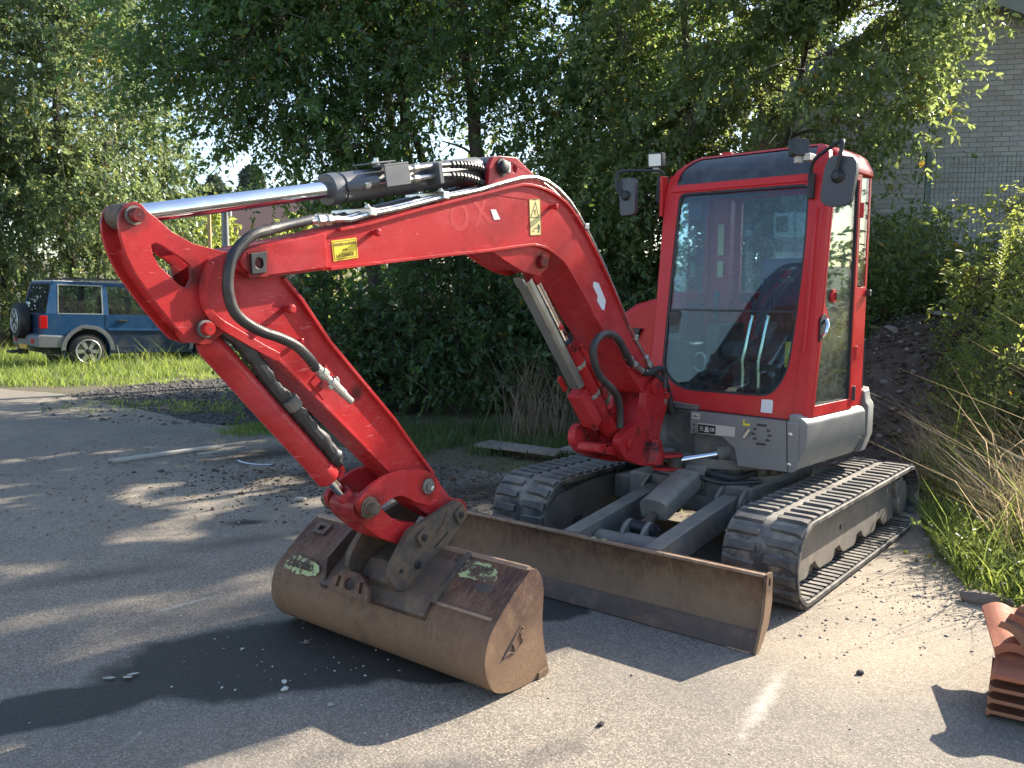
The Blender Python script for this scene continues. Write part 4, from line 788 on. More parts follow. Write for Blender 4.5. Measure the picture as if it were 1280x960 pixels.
MB().cyl(C0 + cd*.05, C0 + cd*.55, .029, 26).build('cylinder_rod', CHROME, bmc)
MB().cyl((1.841, VC-.068, 1.76), (1.841, VC+.068, 1.76), .056, 26).build('rod_eye', RED2, bmc, .004)
MB().lathe(C0 + cd*.03, C1, [(0,.04),(.08,.044),(.10,.036)], 20).build('rod_neck', RED2, bmc)
MB().cyl((.96, VC-.073, .73), (.96, VC+.073, .73), .06, 26).build('barrel_eye', RED2, bmc, .004)
for t in (.70, .93):
    MB().lathe(C0 + cd*t, C1, [(0,.054),(.001,.055),(.026,.055),(.027,.054)], 30).build('cylinder_clamp', ZINC, bmc, 0, 30)
cn = Vector((-cd.z, 0, cd.x)); cn = cn if cn.x > 0 else -cn; cv = Vector((0,1,0))
def cyl_m(t, n_, v): o = C0 + cd*t + cn*n_ + cv*v; return Matrix(((cd.x,cn.x,0,o.x),(cd.y,cn.y,1,o.y),(cd.z,cn.z,0,o.z),(0,0,0,1)))
gm = cyl_m(.0, .098, .02); gp = [(-.035,-.055),(-.032,.0),(.0,.012),(.032,.0),(.035,-.055)]
mb = MB(); G = lambda q, p, t: tuple(gm @ Vector((t, q, p)))
gout = [(-.02,-.045),(.006,-.045),(.020,-.03),(.020,.03),(.006,.045),(-.02,.045),(-.02,.041),(.003,.041),(.016,.028),(.016,-.028),(.003,-.041),(-.02,-.041)]
mb.prism(gout, .04, .79, G); gd = mb.build('rod_guard', GALV, bmc, .0015, 30)
MB().prism(rounded([(-.02,-.03),(.05,-.03),(.05,.03),(-.02,.03)], .02, 3), .0, .012, lambda p, q, t: tuple(cyl_m(.02, .115, .02) @ Vector((p, t, q)))).build('guard_tab', GALV, gd, .003)
MB().box(-.02,.24,-.03,.05,-.05,.05, cyl_m(.86,.085,.0)).build('guard_shoe', RED2, bmc, .012)
MB().box(-.10,-.0,.02,.05,-.05,-.03, cyl_m(.80,.09,.0)).build('guard_hook', RED2, bmc, .006)
MB().box(-.04,.22,-.02,.02,-.03,.03, cyl_m(.82,-.062,.02)).build('cylinder_rail', RED2, bmc, .006)
MB().box(.04,.22,-.022,.02,-.03,.03, cyl_m(.58,-.066,.01)).build('port_tube', RED2, bmc, .012)
MB().tube(smooth_path([C0+cd*1.13+cv*.05-cn*.03, C0+cd*1.10+cv*.09-cn*.05, C0+cd*1.05+cv*.10-cn*.08], 4), .022, 10).build('port_elbow', RED2, bmc)
PH = [(1.114,.845),(1.136,.958),(1.207,1.056),(1.374,1.158),(1.448,1.271),(1.435,1.343),(1.357,1.384),(1.26,1.381),(1.176,1.347),(1.087,1.275),(1.01,1.205)]
MB().tube(smooth_path([(u, VC + .13 + .03*math.sin(i/10*math.pi), z) for i, (u, z) in enumerate(PH)], 6), .021, 12).build('hydraulic_hose', HOSE, bmc)
MB().lathe((1.06,VC+.13,1.25),(.87,VC+.13,1.145),[(0,.024),(.05,.024),(.051,.018),(.10,.018),(.101,.023),(.14,.023),(.15,.018),(.21,.018)],10).build('hose_fitting', ZINC, bmc)
PH2 = [(.88,1.15),(.80,1.135),(.70,1.15),(.63,1.145),(.60,1.10),(.60,1.03)]
MB().tube(smooth_path([(u, VC + .13, z) for u, z in PH2], 5), .021, 12).build('hydraulic_hose', HOSE, post)
for v in (.105, .06, -.03):
    MB().lathe((.80,VC+v,1.232),(.70,VC+v,1.10),[(0,.012),(.001,.02),(.05,.02),(.051,.026),(.08,.026)],8).build('hose_fitting', ZINC, post)
    MB().tube(smooth_path([(.745,VC+v,1.17),(.66,VC+v+.01,1.10),(.58,VC+v+.01,1.07),(.50,VC+v,.98),(.45,VC+v,.85)], 5), .022, 10).build('hydraulic_hose', HOSE, post)
# ---- upper structure: skirts, counterweight, hoods
deck = MB().prism([(.40,.02),(.40,-.30),(.20,-.80),(-.44,-.80),(-.9,-.55),(-.98,0),(-.9,.5),(-.44,.70),(.40,.70)], .60, .88, lambda p, q, t: U(p, q, t)).build('upper_deck', DGREY, EX, .01)
FPU = .462
MB().prism([(-.285,.56),(-.16,.56),(-.16,.80),(-.285,.80)], .39, .38, vzU).build('bracket_shade_sheet', BLACK, EX, 0)  # black sheet standing in for the shade inside the bracket's oval hole
fp = MB().prism([(.029,.882),(.655,.882),(.672,.592),(.36,.585),(.352,.629),(.338,.686),(.255,.747),(.065,.75),(.029,.742)], FPU, FPU - .03, vzU).build('front_panel', GREY, EX, .006)
MB().prism([(.659,.884),(.735,.884),(.735,.62),(.70,.59),(.676,.59)], FPU + .002, FPU - .05, vzU).build('corner_panel', GREY, EX, .008)
MB().prism([(.71,.925),(.760,.897),(.778,.88),(.778,.735),(.70,.595),(.665,.595),(.665,.925)], .455, -.40, vzU).build('side_skirt', GREY, EX, .012)
for z in (.81, .635): MB().lathe(U(FPU, .685, z), U(1, .685, z), [(0,.014),(.004,.014),(.006,.008)], 12).build('skirt_bolt', ZINC, EX)
cw = [(-.44,.778),(-.56,.765),(-.72,.70),(-.90,.52),(-1.0,.25),(-1.02,0),(-1.0,-.3),(-.88,-.62),(-.7,-.8),(-.44,-.84)]
mb = MB(); ring = []
for z, s in ((.60,.90),(.72,1.0),(.90,1.0),(.925,.975),(1.0,.955)): ring.append([U(-.44 + (p + .44)*s, q*(.5 + s*.5) if z < .7 else q*(s*.9 + .1), z) for p, q in cw])
k = len(cw); vs = [p for r_ in ring for p in r_]; fs = []
for i in range(len(ring) - 1):
    for j in range(k): fs.append((i*k + j, i*k + (j+1) % k, (i+1)*k + (j+1) % k, (i+1)*k + j))
fs += [tuple(reversed(range(k))), tuple((len(ring)-1)*k + j for j in range(k))]
mb.add(vs, fs).build('counterweight', GREY, EX, .008)
hd = [(-.425,.695),(-.47,.690),(-.56,.64),(-.74,.48),(-.86,.24),(-.88,0),(-.86,-.3),(-.76,-.58),(-.62,-.74),(-.425,-.78)]
mb = MB(); ring = []
for z, s in ((.94,1.0),(1.40,.985),(1.53,.95),(1.60,.88),(1.625,.78)): ring.append([U(-.425 + (p + .425)*s, q*s if z > 1.45 else q, z) for p, q in hd])
vs = [p for r_ in ring for p in r_]; fs = []; k = len(hd)
for i in range(len(ring) - 1):
    for j in range(k): fs.append((i*k + j, i*k + (j+1) % k, (i+1)*k + (j+1) % k, (i+1)*k + j))
fs += [tuple(reversed(range(k))), tuple((len(ring)-1)*k + j for j in range(k))]
mb.add(vs, fs).build('engine_hood', CABRED, EX, .02)
MB().box(-.03,.03,0,.02,-.16,.16, Matrix.Translation(U(-.60,.64,1.16)) @ Matrix.Rotation(R(-40),4,'Z')).build('hood_grille', BLACK, EX, .004)
hr = [(-.352,.90),(-.352,1.60),(-.62,1.575),(-.78,1.535),(-.88,1.475),(-.93,1.38),(-.94,.90)]
MB().prism(hr, -.06, -.46, vzU).build('side_hood', CABRED, EX, .045, 40, 4)
MB().prism([(-.36,.885),(-.88,.885),(-.90,.60),(-.36,.60)], .10, -.46, vzU).build('tank_skirt', GREY, EX, .03)
MB().prism([(-.70,1.36),(-.83,1.36),(-.75,1.27)], -.03, -.06, vzU).build('hood_vent', BLACK, EX, .002)
# boom bracket beside the front panel, with its oval hole
MB().prism(rounded([(-.26,.885),(.03,.875),(.03,.58),(-.24,.56)], .012, 2), .40, .10, vzU, [[(-.225 + .045*math.cos(t*math.pi/8), .70 + .075*math.sin(t*math.pi/8)) for t in range(16)]]).build('boom_bracket', DGREY, EX, .004)
MB().prism([(-.30,.93),(.05,.915),(.05,.886),(-.30,.893)], .43, .10, vzU).build('bracket_ledge', DGREY, EX, .004)
MB().box(.30,.66,-.1,.1,.57,.62, Matrix.Translation((0,-.24,0))).build('swing_base', DGREY, EX, .01)
# swing cylinder
s0, s1 = Vector((.60, -.10, .565)), Vector((.33, .30, .70))
s0 = Vector((.555, -.055, .575)); s1 = Vector(U(.30, .36, .668)); sdv = (s1 - s0).normalized()
sw = MB().lathe(s0 + sdv*.255, s1, [(0,.03),(.003,.05),(.03,.05),(.032,.044),(.32,.044)], 24).build('swing_cylinder', DGREY, EX)
MB().cyl(s0, s0 + sdv*.27, .022, 20).build('cylinder_rod', CHROME, sw)
MB().cyl((s0.x, s0.y, .535), (s0.x, s0.y, .60), .042, 20).build('rod_eye', CPLR, sw, .004)
# plates and marks on the front panel
def fpm(v, z, lift=.0): # text plane on the front panel (reads towards +v)
    X = Vector(U(0,1,0)); Z = Vector(U(1,0,0)); Y = Z.cross(X); o = Vector(U(FPU + lift, v, z))
    return Matrix(((X.x,Y.x,Z.x,o.x),(X.y,Y.y,Z.y,o.y),(X.z,Y.z,Z.z,o.z),(0,0,0,1)))
def fpl(name, pts, mat, par, lift=.0, th=.002): return MB().prism(pts, FPU + lift, FPU + lift + th, vzU).build(name, mat, par, 0, 0)
np_ = fpl('name_plate', [(.081,.815),(.336,.815),(.336,.757),(.083,.750)], CREAM, fp)
fpl('plate_print', [(.084,.808),(.207,.808),(.207,.757),(.085,.753)], INK, np_, .002, .001)
text('CE', .026, WHITE, np_, fpm(.183, .782, .0034), bold=.0006)
fpl('plate_symbol', [(.135,.796),(.157,.796),(.157,.772),(.164,.772),(.164,.765),(.127,.765),(.127,.772),(.135,.772)], CREAM, np_, .003, .0006)
for z in (.795,.785,.775): fpl('plate_line', [(.098,z),(.121,z),(.121,z-.004),(.098,z-.004)], CREAM, np_, .003, .0006)
st = fpl('white_sticker', [(.042,.874),(.094,.874),(.094,.838),(.042,.838)], CREAM, fp)
fpl('sticker_mark', [(.05,.858),(.068,.864),(.07,.852),(.085,.852),(.085,.86),(.078,.86),(.078,.846),(.05,.85)], DGREY, st, .002, .0008)
yl = fpl('torn_sticker', [(.388,.868),(.395,.868),(.398,.845),(.432,.846),(.430,.832),(.388,.832)], YEL, fp)
text('OIL', .017, OCHRE, yl, fpm(.425, .853, .001), name='sticker_text')
for k in range(10):
    a = 2*math.pi*k/10
    if k in (2, 3, 7, 8): continue
    MB().box(-.002,.004,-.011,.011,-.005,.005, Matrix.Translation(U(FPU, .508 + .052*math.cos(a), .79 + .048*math.sin(a)))).build('grille_slot', BLACK, fp, .001)
for z in (.846,.734): MB().box(-.002,.004,-.03,.03,-.006,.006, Matrix.Translation(U(FPU, .508, z))).build('grille_slot', BLACK, fp, .002)
MB().lathe(U(FPU, .508, .79), U(1, .508, .79), [(0,.042),(.004,.040),(.005,.03)], 20).build('grille_cap', GREY, fp)
MB().box(-.002,.012,-.010,.010,-.032,.032, Matrix.Translation(U(FPU, .415, .785)) @ Matrix.Rotation(R(-32),4,'X')).build('panel_latch', ZINC, fp, .003)
MB().lathe(U(FPU, .422, .80), U(1, .422, .80), [(0,.016),(.006,.016)], 14).build('latch_cup', BLACK, fp)
for z in (.80,.765): MB().lathe(U(FPU,.055,z),U(1,.055,z),[(0,.008),(.004,.007)],10).build('panel_bolt', RUST, fp)

# ---- cab
def PU(z):
    return float(np.interp(z, [.88,1.05,1.33,1.55,2.0,2.2,2.31,2.40,2.46,2.50], [.392,.375,.332,.307,.262,.238,.216,.165,.105,.05]))
def dense2(pts, step=.09):
    out = []
    for i, p in enumerate(pts):
        q = pts[(i+1) % len(pts)]; n = max(1, int(math.hypot(q[0]-p[0], q[1]-p[1])/step))
        out += [(p[0] + (q[0]-p[0])*k/n, p[1] + (q[1]-p[1])*k/n) for k in range(n)]
    return out
def front(name, pts, th, mat, par, off=0.0, holes=(), bevel=.004):
    d = [dense2(h) for h in holes]
    return MB().prism(dense2(pts), 0, th, lambda v, z, t: U(PU(z) + off - t, v, z), d).build(name, mat, par, bevel, 35)
WIN = rounded([(-.242,2.252),(.632,2.246),(.645,1.92),(.626,1.45),(.606,1.15),(.52,1.005),(-.10,.998),(-.258,1.10),(-.262,1.438)], [.05,.05,.2,.2,.14,.12,.15,.16,.2], 6)
ROOFW = rounded([(-.283,2.306),(.635,2.306),(.61,2.482),(-.20,2.480),(-.268,2.42)], [.03,.03,.02,.05,.06], 5)
cab = front('cab', rounded([(-.345,.886),(.729,.886),(.729,2.36),(.69,2.45),(.63,2.497),(-.21,2.493),(-.305,2.42),(-.345,2.32)], [.01,.01,.08,.06,.03,.04,.06,.06], 5), .045, CABRED, EX, 0, [WIN, ROOFW], .008)
UPW = [p for p in WIN if p[1] > 1.52] + [(-.262,1.512),]
up_ = rounded([(-.242,2.252),(.632,2.246),(.645,1.92),(.628,1.512),(-.262,1.512)], [.05,.05,.2,.004,.004], 6)
lo_ = rounded([(-.262,1.500),(.6275,1.500),(.606,1.15),(.52,1.005),(-.10,.998),(-.258,1.10)], [.004,.004,.14,.12,.15,.16], 6)
front('windscreen', up_, .006, GLASS, cab, -.016, (), 0)
front('lower_windscreen', lo_, .006, GLASSL, cab, -.014, (), 0)
front('roof_window', ROOFW, .006, GLASSD, cab, -.010, (), 0)
front('window_bar', [(-.262,1.512),(.628,1.512),(.6275,1.500),(-.262,1.500)], .02, BLACK, cab, -.012, (), .002)
def shrink(pts, d):
    c = (sum(p[0] for p in pts)/len(pts), sum(p[1] for p in pts)/len(pts)); out = []
    n = len(pts)
    for i in range(n):
        a, b, c_ = Vector(pts[i-1]), Vector(pts[i]), Vector(pts[(i+1) % n]); t = (c_ - a)
        if t.length < 1e-6: out.append(tuple(b)); continue
        t.normalize(); nn = Vector((-t.y, t.x)); cc = Vector(c) - b
        if nn.dot(cc) < 0: nn = -nn
        out.append(tuple(b + nn*d))
    return out
front('window_seal', WIN, .012, BLACK, cab, -.004, [shrink(WIN, .013)], 0)
# raised strip and lower sill plates
front('sill_plate', [(-.085,.993),(.455,.999),(.455,.893),(-.085,.893)], .004, CABRED, cab, .004, (), .002)
front('blank_plate', [(.461,.988),(.525,.99),(.535,.982),(.535,.912),(.461,.912)], .002, WHITE, cab, .0045, (), 0)
front('header_bar', [(-.30,2.298),(.66,2.298),(.66,2.262),(-.30,2.262)], .012, CABRED, cab, .012, (), .005)
MB().tube([U(PU(z) + .004, .690, z) for z in (1.28,1.33,1.5,1.7,1.9,2.05,2.1)], .012, 10).build('pillar_rib', CABRED, cab)
front('pillar_seam', [(.663,1.30),(.667,1.30),(.662,.90),(.658,.90)], .002, RED2, cab, .0012, (), 0)
# front corner posts
def post_strip(v, sgn):
    mb = MB(); vs = []; fs = []; zs = [.886,1.05,1.2,1.33,1.55,1.8,2.0,2.2,2.31,2.38]
    prof = [(-.004,0),(-.012,.012),(-.03,.022),(-.07,.026),(-.07,.0)]
    for z in zs: vs += [U(PU(z) + a, v + sgn*b, z) for a, b in prof]
    m = len(prof)
    for i in range(len(zs) - 1):
        for k in range(m): fs.append((i*m + k, i*m + (k+1) % m, (i+1)*m + (k+1) % m, (i+1)*m + k))
    fs += [tuple(range(m)), tuple((len(zs)-1)*m + k for k in range(m))]
    return mb.add(vs, fs).build('corner_post', CABRED, cab, 0, 50)
post_strip(.7275, 1); post_strip(-.3435, -1)
# roof
RV = rounded([(-.372,2.33),(-.35,2.43),(-.27,2.492),(.20,2.500),(.63,2.494),(.715,2.46),(.765,2.36),(.765,2.33)], [.01,.05,.08,.2,.06,.06,.01,.01], 4)
mb = MB(); vs = []; fs = []; us = [(.045,.95),(.02,.985),(-.05,1.0),(-.30,1.0),(-.39,.985),(-.43,.95)]; m = len(RV)
for u_, s in us: vs += [U(u_, .19 + (p - .19)*s, 2.33 + (q - 2.33)*s) for p, q in RV]
for i in range(len(us) - 1):
    for k in range(m): fs.append((i*m + k, i*m + (k+1) % m, (i+1)*m + (k+1) % m, (i+1)*m + k))
fs += [tuple(range(m)), tuple((len(us)-1)*m + k for k in range(m))]
mb.add(vs, fs).build('cab_roof', CABRED, cab, 0, 40)
for v in (-.02, .46): MB().box(-.03,.03,-.035,.035,0,.022, Matrix.Translation(U(.02, v, 2.49))).build('roof_bolt_pad', CABRED, cab, .006)
# door (machine left): frame with a tall green-tinted window, latch notch, knob
VD = .735
def fl(z): return PU(z) - .052
DO = [(fl(z), z) for z in (.905,1.05,1.33,1.55,2.0,2.2,2.30)] + [(fl(2.38) - .02, 2.36), (-.225,2.36), (-.225,.905)]
DWI = [(fl(.965)-.02,.97),(fl(1.2)-.022,1.2),(fl(1.35)-.022,1.335),(fl(1.40)-.07,1.405),(fl(1.45)-.10,1.45),(fl(1.5)-.07,1.505),(fl(1.56)-.022,1.56),(fl(2.0)-.022,2.0),(fl(2.2)-.025,2.2),(fl(2.28)-.05,2.29),(-.185,2.29),(-.185,.97)]
door = MB().prism(dense2(DO, .2), VD - .006, VD + .022, uzU, [DWI]).build('door', CABRED, EX, .005)
MB().prism(dense2(DWI, .2), VD + .002, VD + .007, uzU).build('door_window', GLASSG, door, 0, 0)
sh_ = shrink(DWI, .010)
MB().prism(DWI, VD + .007, VD + .016, uzU, [sh_]).build('window_seal', BLACK, door, 0, 0)
lm = Matrix.Translation(U(.262, VD + .022, 1.415)) @ Matrix.Rotation(R(-4.553),4,'Z')
MB().prism(rounded([(.035,-.085),(.035,.055),(-.03,.09),(-.055,.045),(-.045,-.03)], .012, 3), -.002, .006, lambda p, q, t: tuple(lm @ Vector((p, t, q)))).build('latch_plate', BLACK, door, .002)
MB().tube([lm @ Vector((.012,.012,-.05)), lm @ Vector((.008,.03,-.02)), lm @ Vector((-.005,.03,.02)), lm @ Vector((-.02,.014,.05))], .012, 10).build('door_handle', CHROME, door)
km = U(.10, VD + .008, 1.60)
MB().lathe(km, U(.10, 2, 1.60), [(0,.04),(.006,.04),(.012,.036),(.013,.02),(.02,.02)], 24).build('door_catch', CABRED, door)
MB().box(-.008,.008,.014,.026,-.022,.022, Matrix.Translation(km)).build('catch_slot', BLACK, door, .002)
MB().tube([U(.17, VD - .03, 1.50), U(.02, VD - .03, 1.545)], .010, 8).build('grab_rail', CHROME, door)
for z in (2.12, 1.25, 1.0): MB().cyl(U(-.235, VD + .018, z - .045), U(-.235, VD + .018, z + .045), .017, 12).build('door_hinge', CABRED if z > 1.2 else BLACK, door, .002)
MB().prism([(-.24,.905),(-.42,.905),(-.42,1.64),(-.40,1.66),(-.24,1.65)], VD - .03, VD + .004, uzU).build('rear_side_panel', CABRED, cab, .008)
MB().prism([(-.26,2.34),(-.405,2.34),(-.405,1.665),(-.26,1.665)], VD - .012, VD - .004, uzU).build('quarter_window', GLASSG, cab, 0, 0)
MB().prism([(-.225,2.36),(-.262,2.36),(-.262,.905),(-.225,.905)], VD - .04, VD - .007, uzU).build('hinge_pillar', CABRED, cab, .004)
MB().box(-.018,.018,0,.03,-.02,.02, Matrix.Translation(U(-.42, VD - .0, 1.62))).build('window_catch', BLACK, cab, .004)
# far side and back of the cab
def opening(a, b, r=.04): return rounded([(a[0],a[1]),(b[0],a[1]),(b[0],b[1]),(a[0],b[1])], r, 4)
MB().prism([(.38,.89),(.33,1.33),(.25,2.1),(.19,2.36),(-.43,2.36),(-.43,.89)], -.345, -.318, uzU, [opening((-.26,1.62),(.17,2.26)), opening((-.26,1.02),(.26,1.55))]).build('side_wall', CABRED, cab, .004)
MB().prism([(-.345,.89),(.735,.89),(.735,2.36),(-.345,2.36)], -.43, -.40, vzU, [opening((-.14,1.55),(.66,2.26))]).build('back_wall', CABRED, cab, .004)
MB().prism([(-.345,2.36),(-.345,1.5),(-.165,1.5),(-.165,2.36)], -.398, -.30, vzU).build('back_pillar', CABRED, cab, .01)
MB().prism(opening((-.14,1.55),(.66,2.26)), -.418, -.412, vzU).build('rear_window', GLASS, cab, 0, 0)
MB().prism(opening((-.26,1.62),(.17,2.26)), -.335, -.330, uzU).build('side_window', GLASS, cab, 0, 0)
MB().prism(opening((-.26,1.02),(.26,1.55)), -.335, -.330, uzU).build('side_window', GLASS, cab, 0, 0)
MB().prism([(-.33,.91),(.72,.91),(.72,.895),(-.33,.895)], .36, -.40, vzU).build('cab_floor', MATT, cab, 0)
# inside: seat, consoles, levers, stickers, wiper, rolled cable
sm = Matrix.Rotation(R(-4.553),4,'Z')
seat = MB().box(-.22,.20,.06,.52,1.20,1.31, sm).build('seat', SEATM, EX, .04)
MB().box(-.07,.05,-.23,.23,0,.58, Matrix.Translation(U(-.25,.30,1.28)) @ sm @ Matrix.Rotation(R(-9),4,'Y')).build('seat_back', SEATM, seat, .05)
MB().box(-.17,.14,.12,.46,.91,1.20, sm).build('seat_pedestal', BLACK, seat, .02)
for v in (.02, .60):
    co_ = MB().box(-.12,.22,-.05,.05,1.10,1.42, Matrix.Translation(U(0, v, 0)) @ sm).build('side_console', BLACK, EX, .02)
    MB().tube([U(.17, v, 1.42), U(.19, v, 1.52), U(.17, v, 1.62)], [.012,.014,.022], 8).build('joystick', BLACK, co_)
for v, c in ((.255, LILAC), (.36, LILAC)):
    MB().tube([U(.24, v, .93), U(.26, v + .01, 1.2), U(.20, v + .035, 1.50)], .012, 8).build('travel_lever', CHROME, cab)
    MB().cyl(U(.20, v + .035, 1.48), U(.19, v + .04, 1.58), .02, 10).build('lever_grip', BLACK, cab)
MB().box(.10,.34,-.06,.24,.905,.95, sm).build('pedal_plate', BLACK, cab, .01)
MB().box(.22,.31,-.30,-.16,1.30,1.50, sm).build('monitor', BLACK, cab, .015)
MB().box(-.30,.28,-.31,-.10,.91,1.30, sm).build('right_console', BLACK, cab, .03)
mb = MB()
for k in range(3): mb.tube([U(.20 + .008*k, -.085 + .05*math.cos(a*math.pi/10) + .012*k, 1.17 + .06*math.sin(a*math.pi/10)) for a in range(21)], .004, 6)
mb.build('coiled_cable', WHITE, cab)
MB().box(0,.006,-.022,.022,-.105,.105, Matrix.Translation(U(-.288,-.225,1.98)) @ sm).build('inner_sticker', YEL2, cab, 0)
MB().box(0,.006,-.022,.022,-.055,.055, Matrix.Translation(U(-.288,-.225,1.78)) @ sm).build('inner_sticker', YEL2, cab, 0)
MB().box(0,.004,.55,.60,1.18,1.33, Matrix.Translation(U(.285,0,0)) @ sm).build('inner_sticker', YEL, cab, 0)
MB().box(-.30,.05,-.08,.12,2.30,2.335, Matrix.Translation(U(.05,.2,0)) @ sm).build('cab_lamp', BLACK, cab, .01)
MB().tube([U(PU(z) - .03, -.05 + (z-1.58)*.0, z) for z in (1.56,1.8,2.0,2.22)], .006, 6).build('wiper', BLACK, cab)
MB().box(-.01,.01,-.05,.05,-.06,.06, Matrix.Translation(U(.19,-.14,2.13)) @ sm).build('wiper_motor', BLACK, cab, .02)
MB().cyl(U(.185,.34,2.21), U(.185,-.22,2.225), .012, 8).build('blind_roller', BLACK, cab)
MB().prism(rounded([(-.2,.2),(.16,.26),(.2,.08),(.12,-.04),(-.16,-.05)], .06, 3), 0, .05, lambda p, q, t: U(-.05 + t, .43 + p*.7, 1.40 + q*.6)).build('folded_jacket', pbr('brown_jacket', (.10,.045,.025), .9, 0, .4, 9, bmp=.6), cab, .015)
# mirrors
mr = MB().prism(rounded([(.850,2.357),(.990,2.335),(1.000,2.27),(.972,2.085),(.850,2.078),(.803,2.115),(.822,2.29)], [.035,.035,.03,.035,.03,.03,.05], 4), .44, .475, vzU).build('side_mirror', MIRB, EX, .014)
MB().tube(smooth_path([U(.27,.655,2.17),U(.28,.66,2.28),U(.33,.70,2.36),U(.41,.83,2.41),U(.46,.905,2.425),U(.495,.925,2.405),U(.50,.915,2.33),U(.49,.90,2.26)], 5), .011, 10).build('mirror_arm', BLACK, mr)
MB().lathe(U(.475,.90,2.24), U(1,.90,2.24), [(0,.04),(.012,.032),(.02,.022),(.03,.018)], 18).build('mirror_mount', BLACK, mr)
MB().box(-.015,.02,-.012,.022,-.075,.07, Matrix.Translation(U(.255,.65,2.23)) @ sm).build('arm_bracket', BLACK, mr, .004)
ml = MB().prism(rounded([(-.575,2.355),(-.445,2.35),(-.44,2.118),(-.558,2.11)], .03, 4), .405, .44, vzU).build('side_mirror', MIRB, EX, .014)
MB().tube(smooth_path([U(.24,-.36,2.37),U(.26,-.37,2.40),U(.34,-.47,2.405),U(.42,-.56,2.40),U(.462,-.575,2.37),U(.465,-.565,2.28),U(.46,-.53,2.24)], 5), .010, 10).build('mirror_arm', BLACK, ml)
MB().lathe(U(.44,-.515,2.24), U(1,-.515,2.24), [(0,.034),(.014,.03),(.024,.018)], 16).build('mirror_mount', BLACK, ml)
MB().box(-.02,.02,-.03,.03,-.10,.07, Matrix.Translation(U(.22,-.385,2.30)) @ sm).build('arm_bracket', BLACK, ml, .006)
MB().box(-.04,.03,-.022,.0,-.19,.07, Matrix.Translation(U(.235,-.352,2.30)) @ sm).build('bracket_plate', CABRED, ml, .006)
# work lights
def lamp(u, v, z, rz, par):
    M = Matrix.Translation(U(u, v, z)) @ Matrix.Rotation(R(-4.553) + rz, 4, 'Z') @ Matrix.Rotation(R(6), 4, 'Y')
    L_ = MB().prism(rounded([(-.052,-.048),(.052,-.048),(.052,.048),(-.052,.048)], .012, 3), -.055, .0, lambda p, q, t: tuple(M @ Vector((t, p, q)))).build('work_light', BLACK, par, .01)
    MB().prism(rounded([(-.042,-.038),(.042,-.038),(.042,.038),(-.042,.038)], .008, 3), .0, .004, lambda p, q, t: tuple(M @ Vector((t, p, q)))).build('lamp_lens', LENS, L_, .001)
    MB().box(-.035,-.005,-.02,.02,-.085,-.045, M).build('lamp_bracket', CREAM, L_, .004)
    return L_
lamp(.27, -.41, 2.475, R(12), EX)
l2 = lamp(.285, .565, 2.44, R(-118), EX)
MB().box(-.03,.06,-.02,.02,-.02,.02, Matrix.Translation(U(.235,.635,2.39)) @ sm).build('light_mount', CREAM, l2, .004)

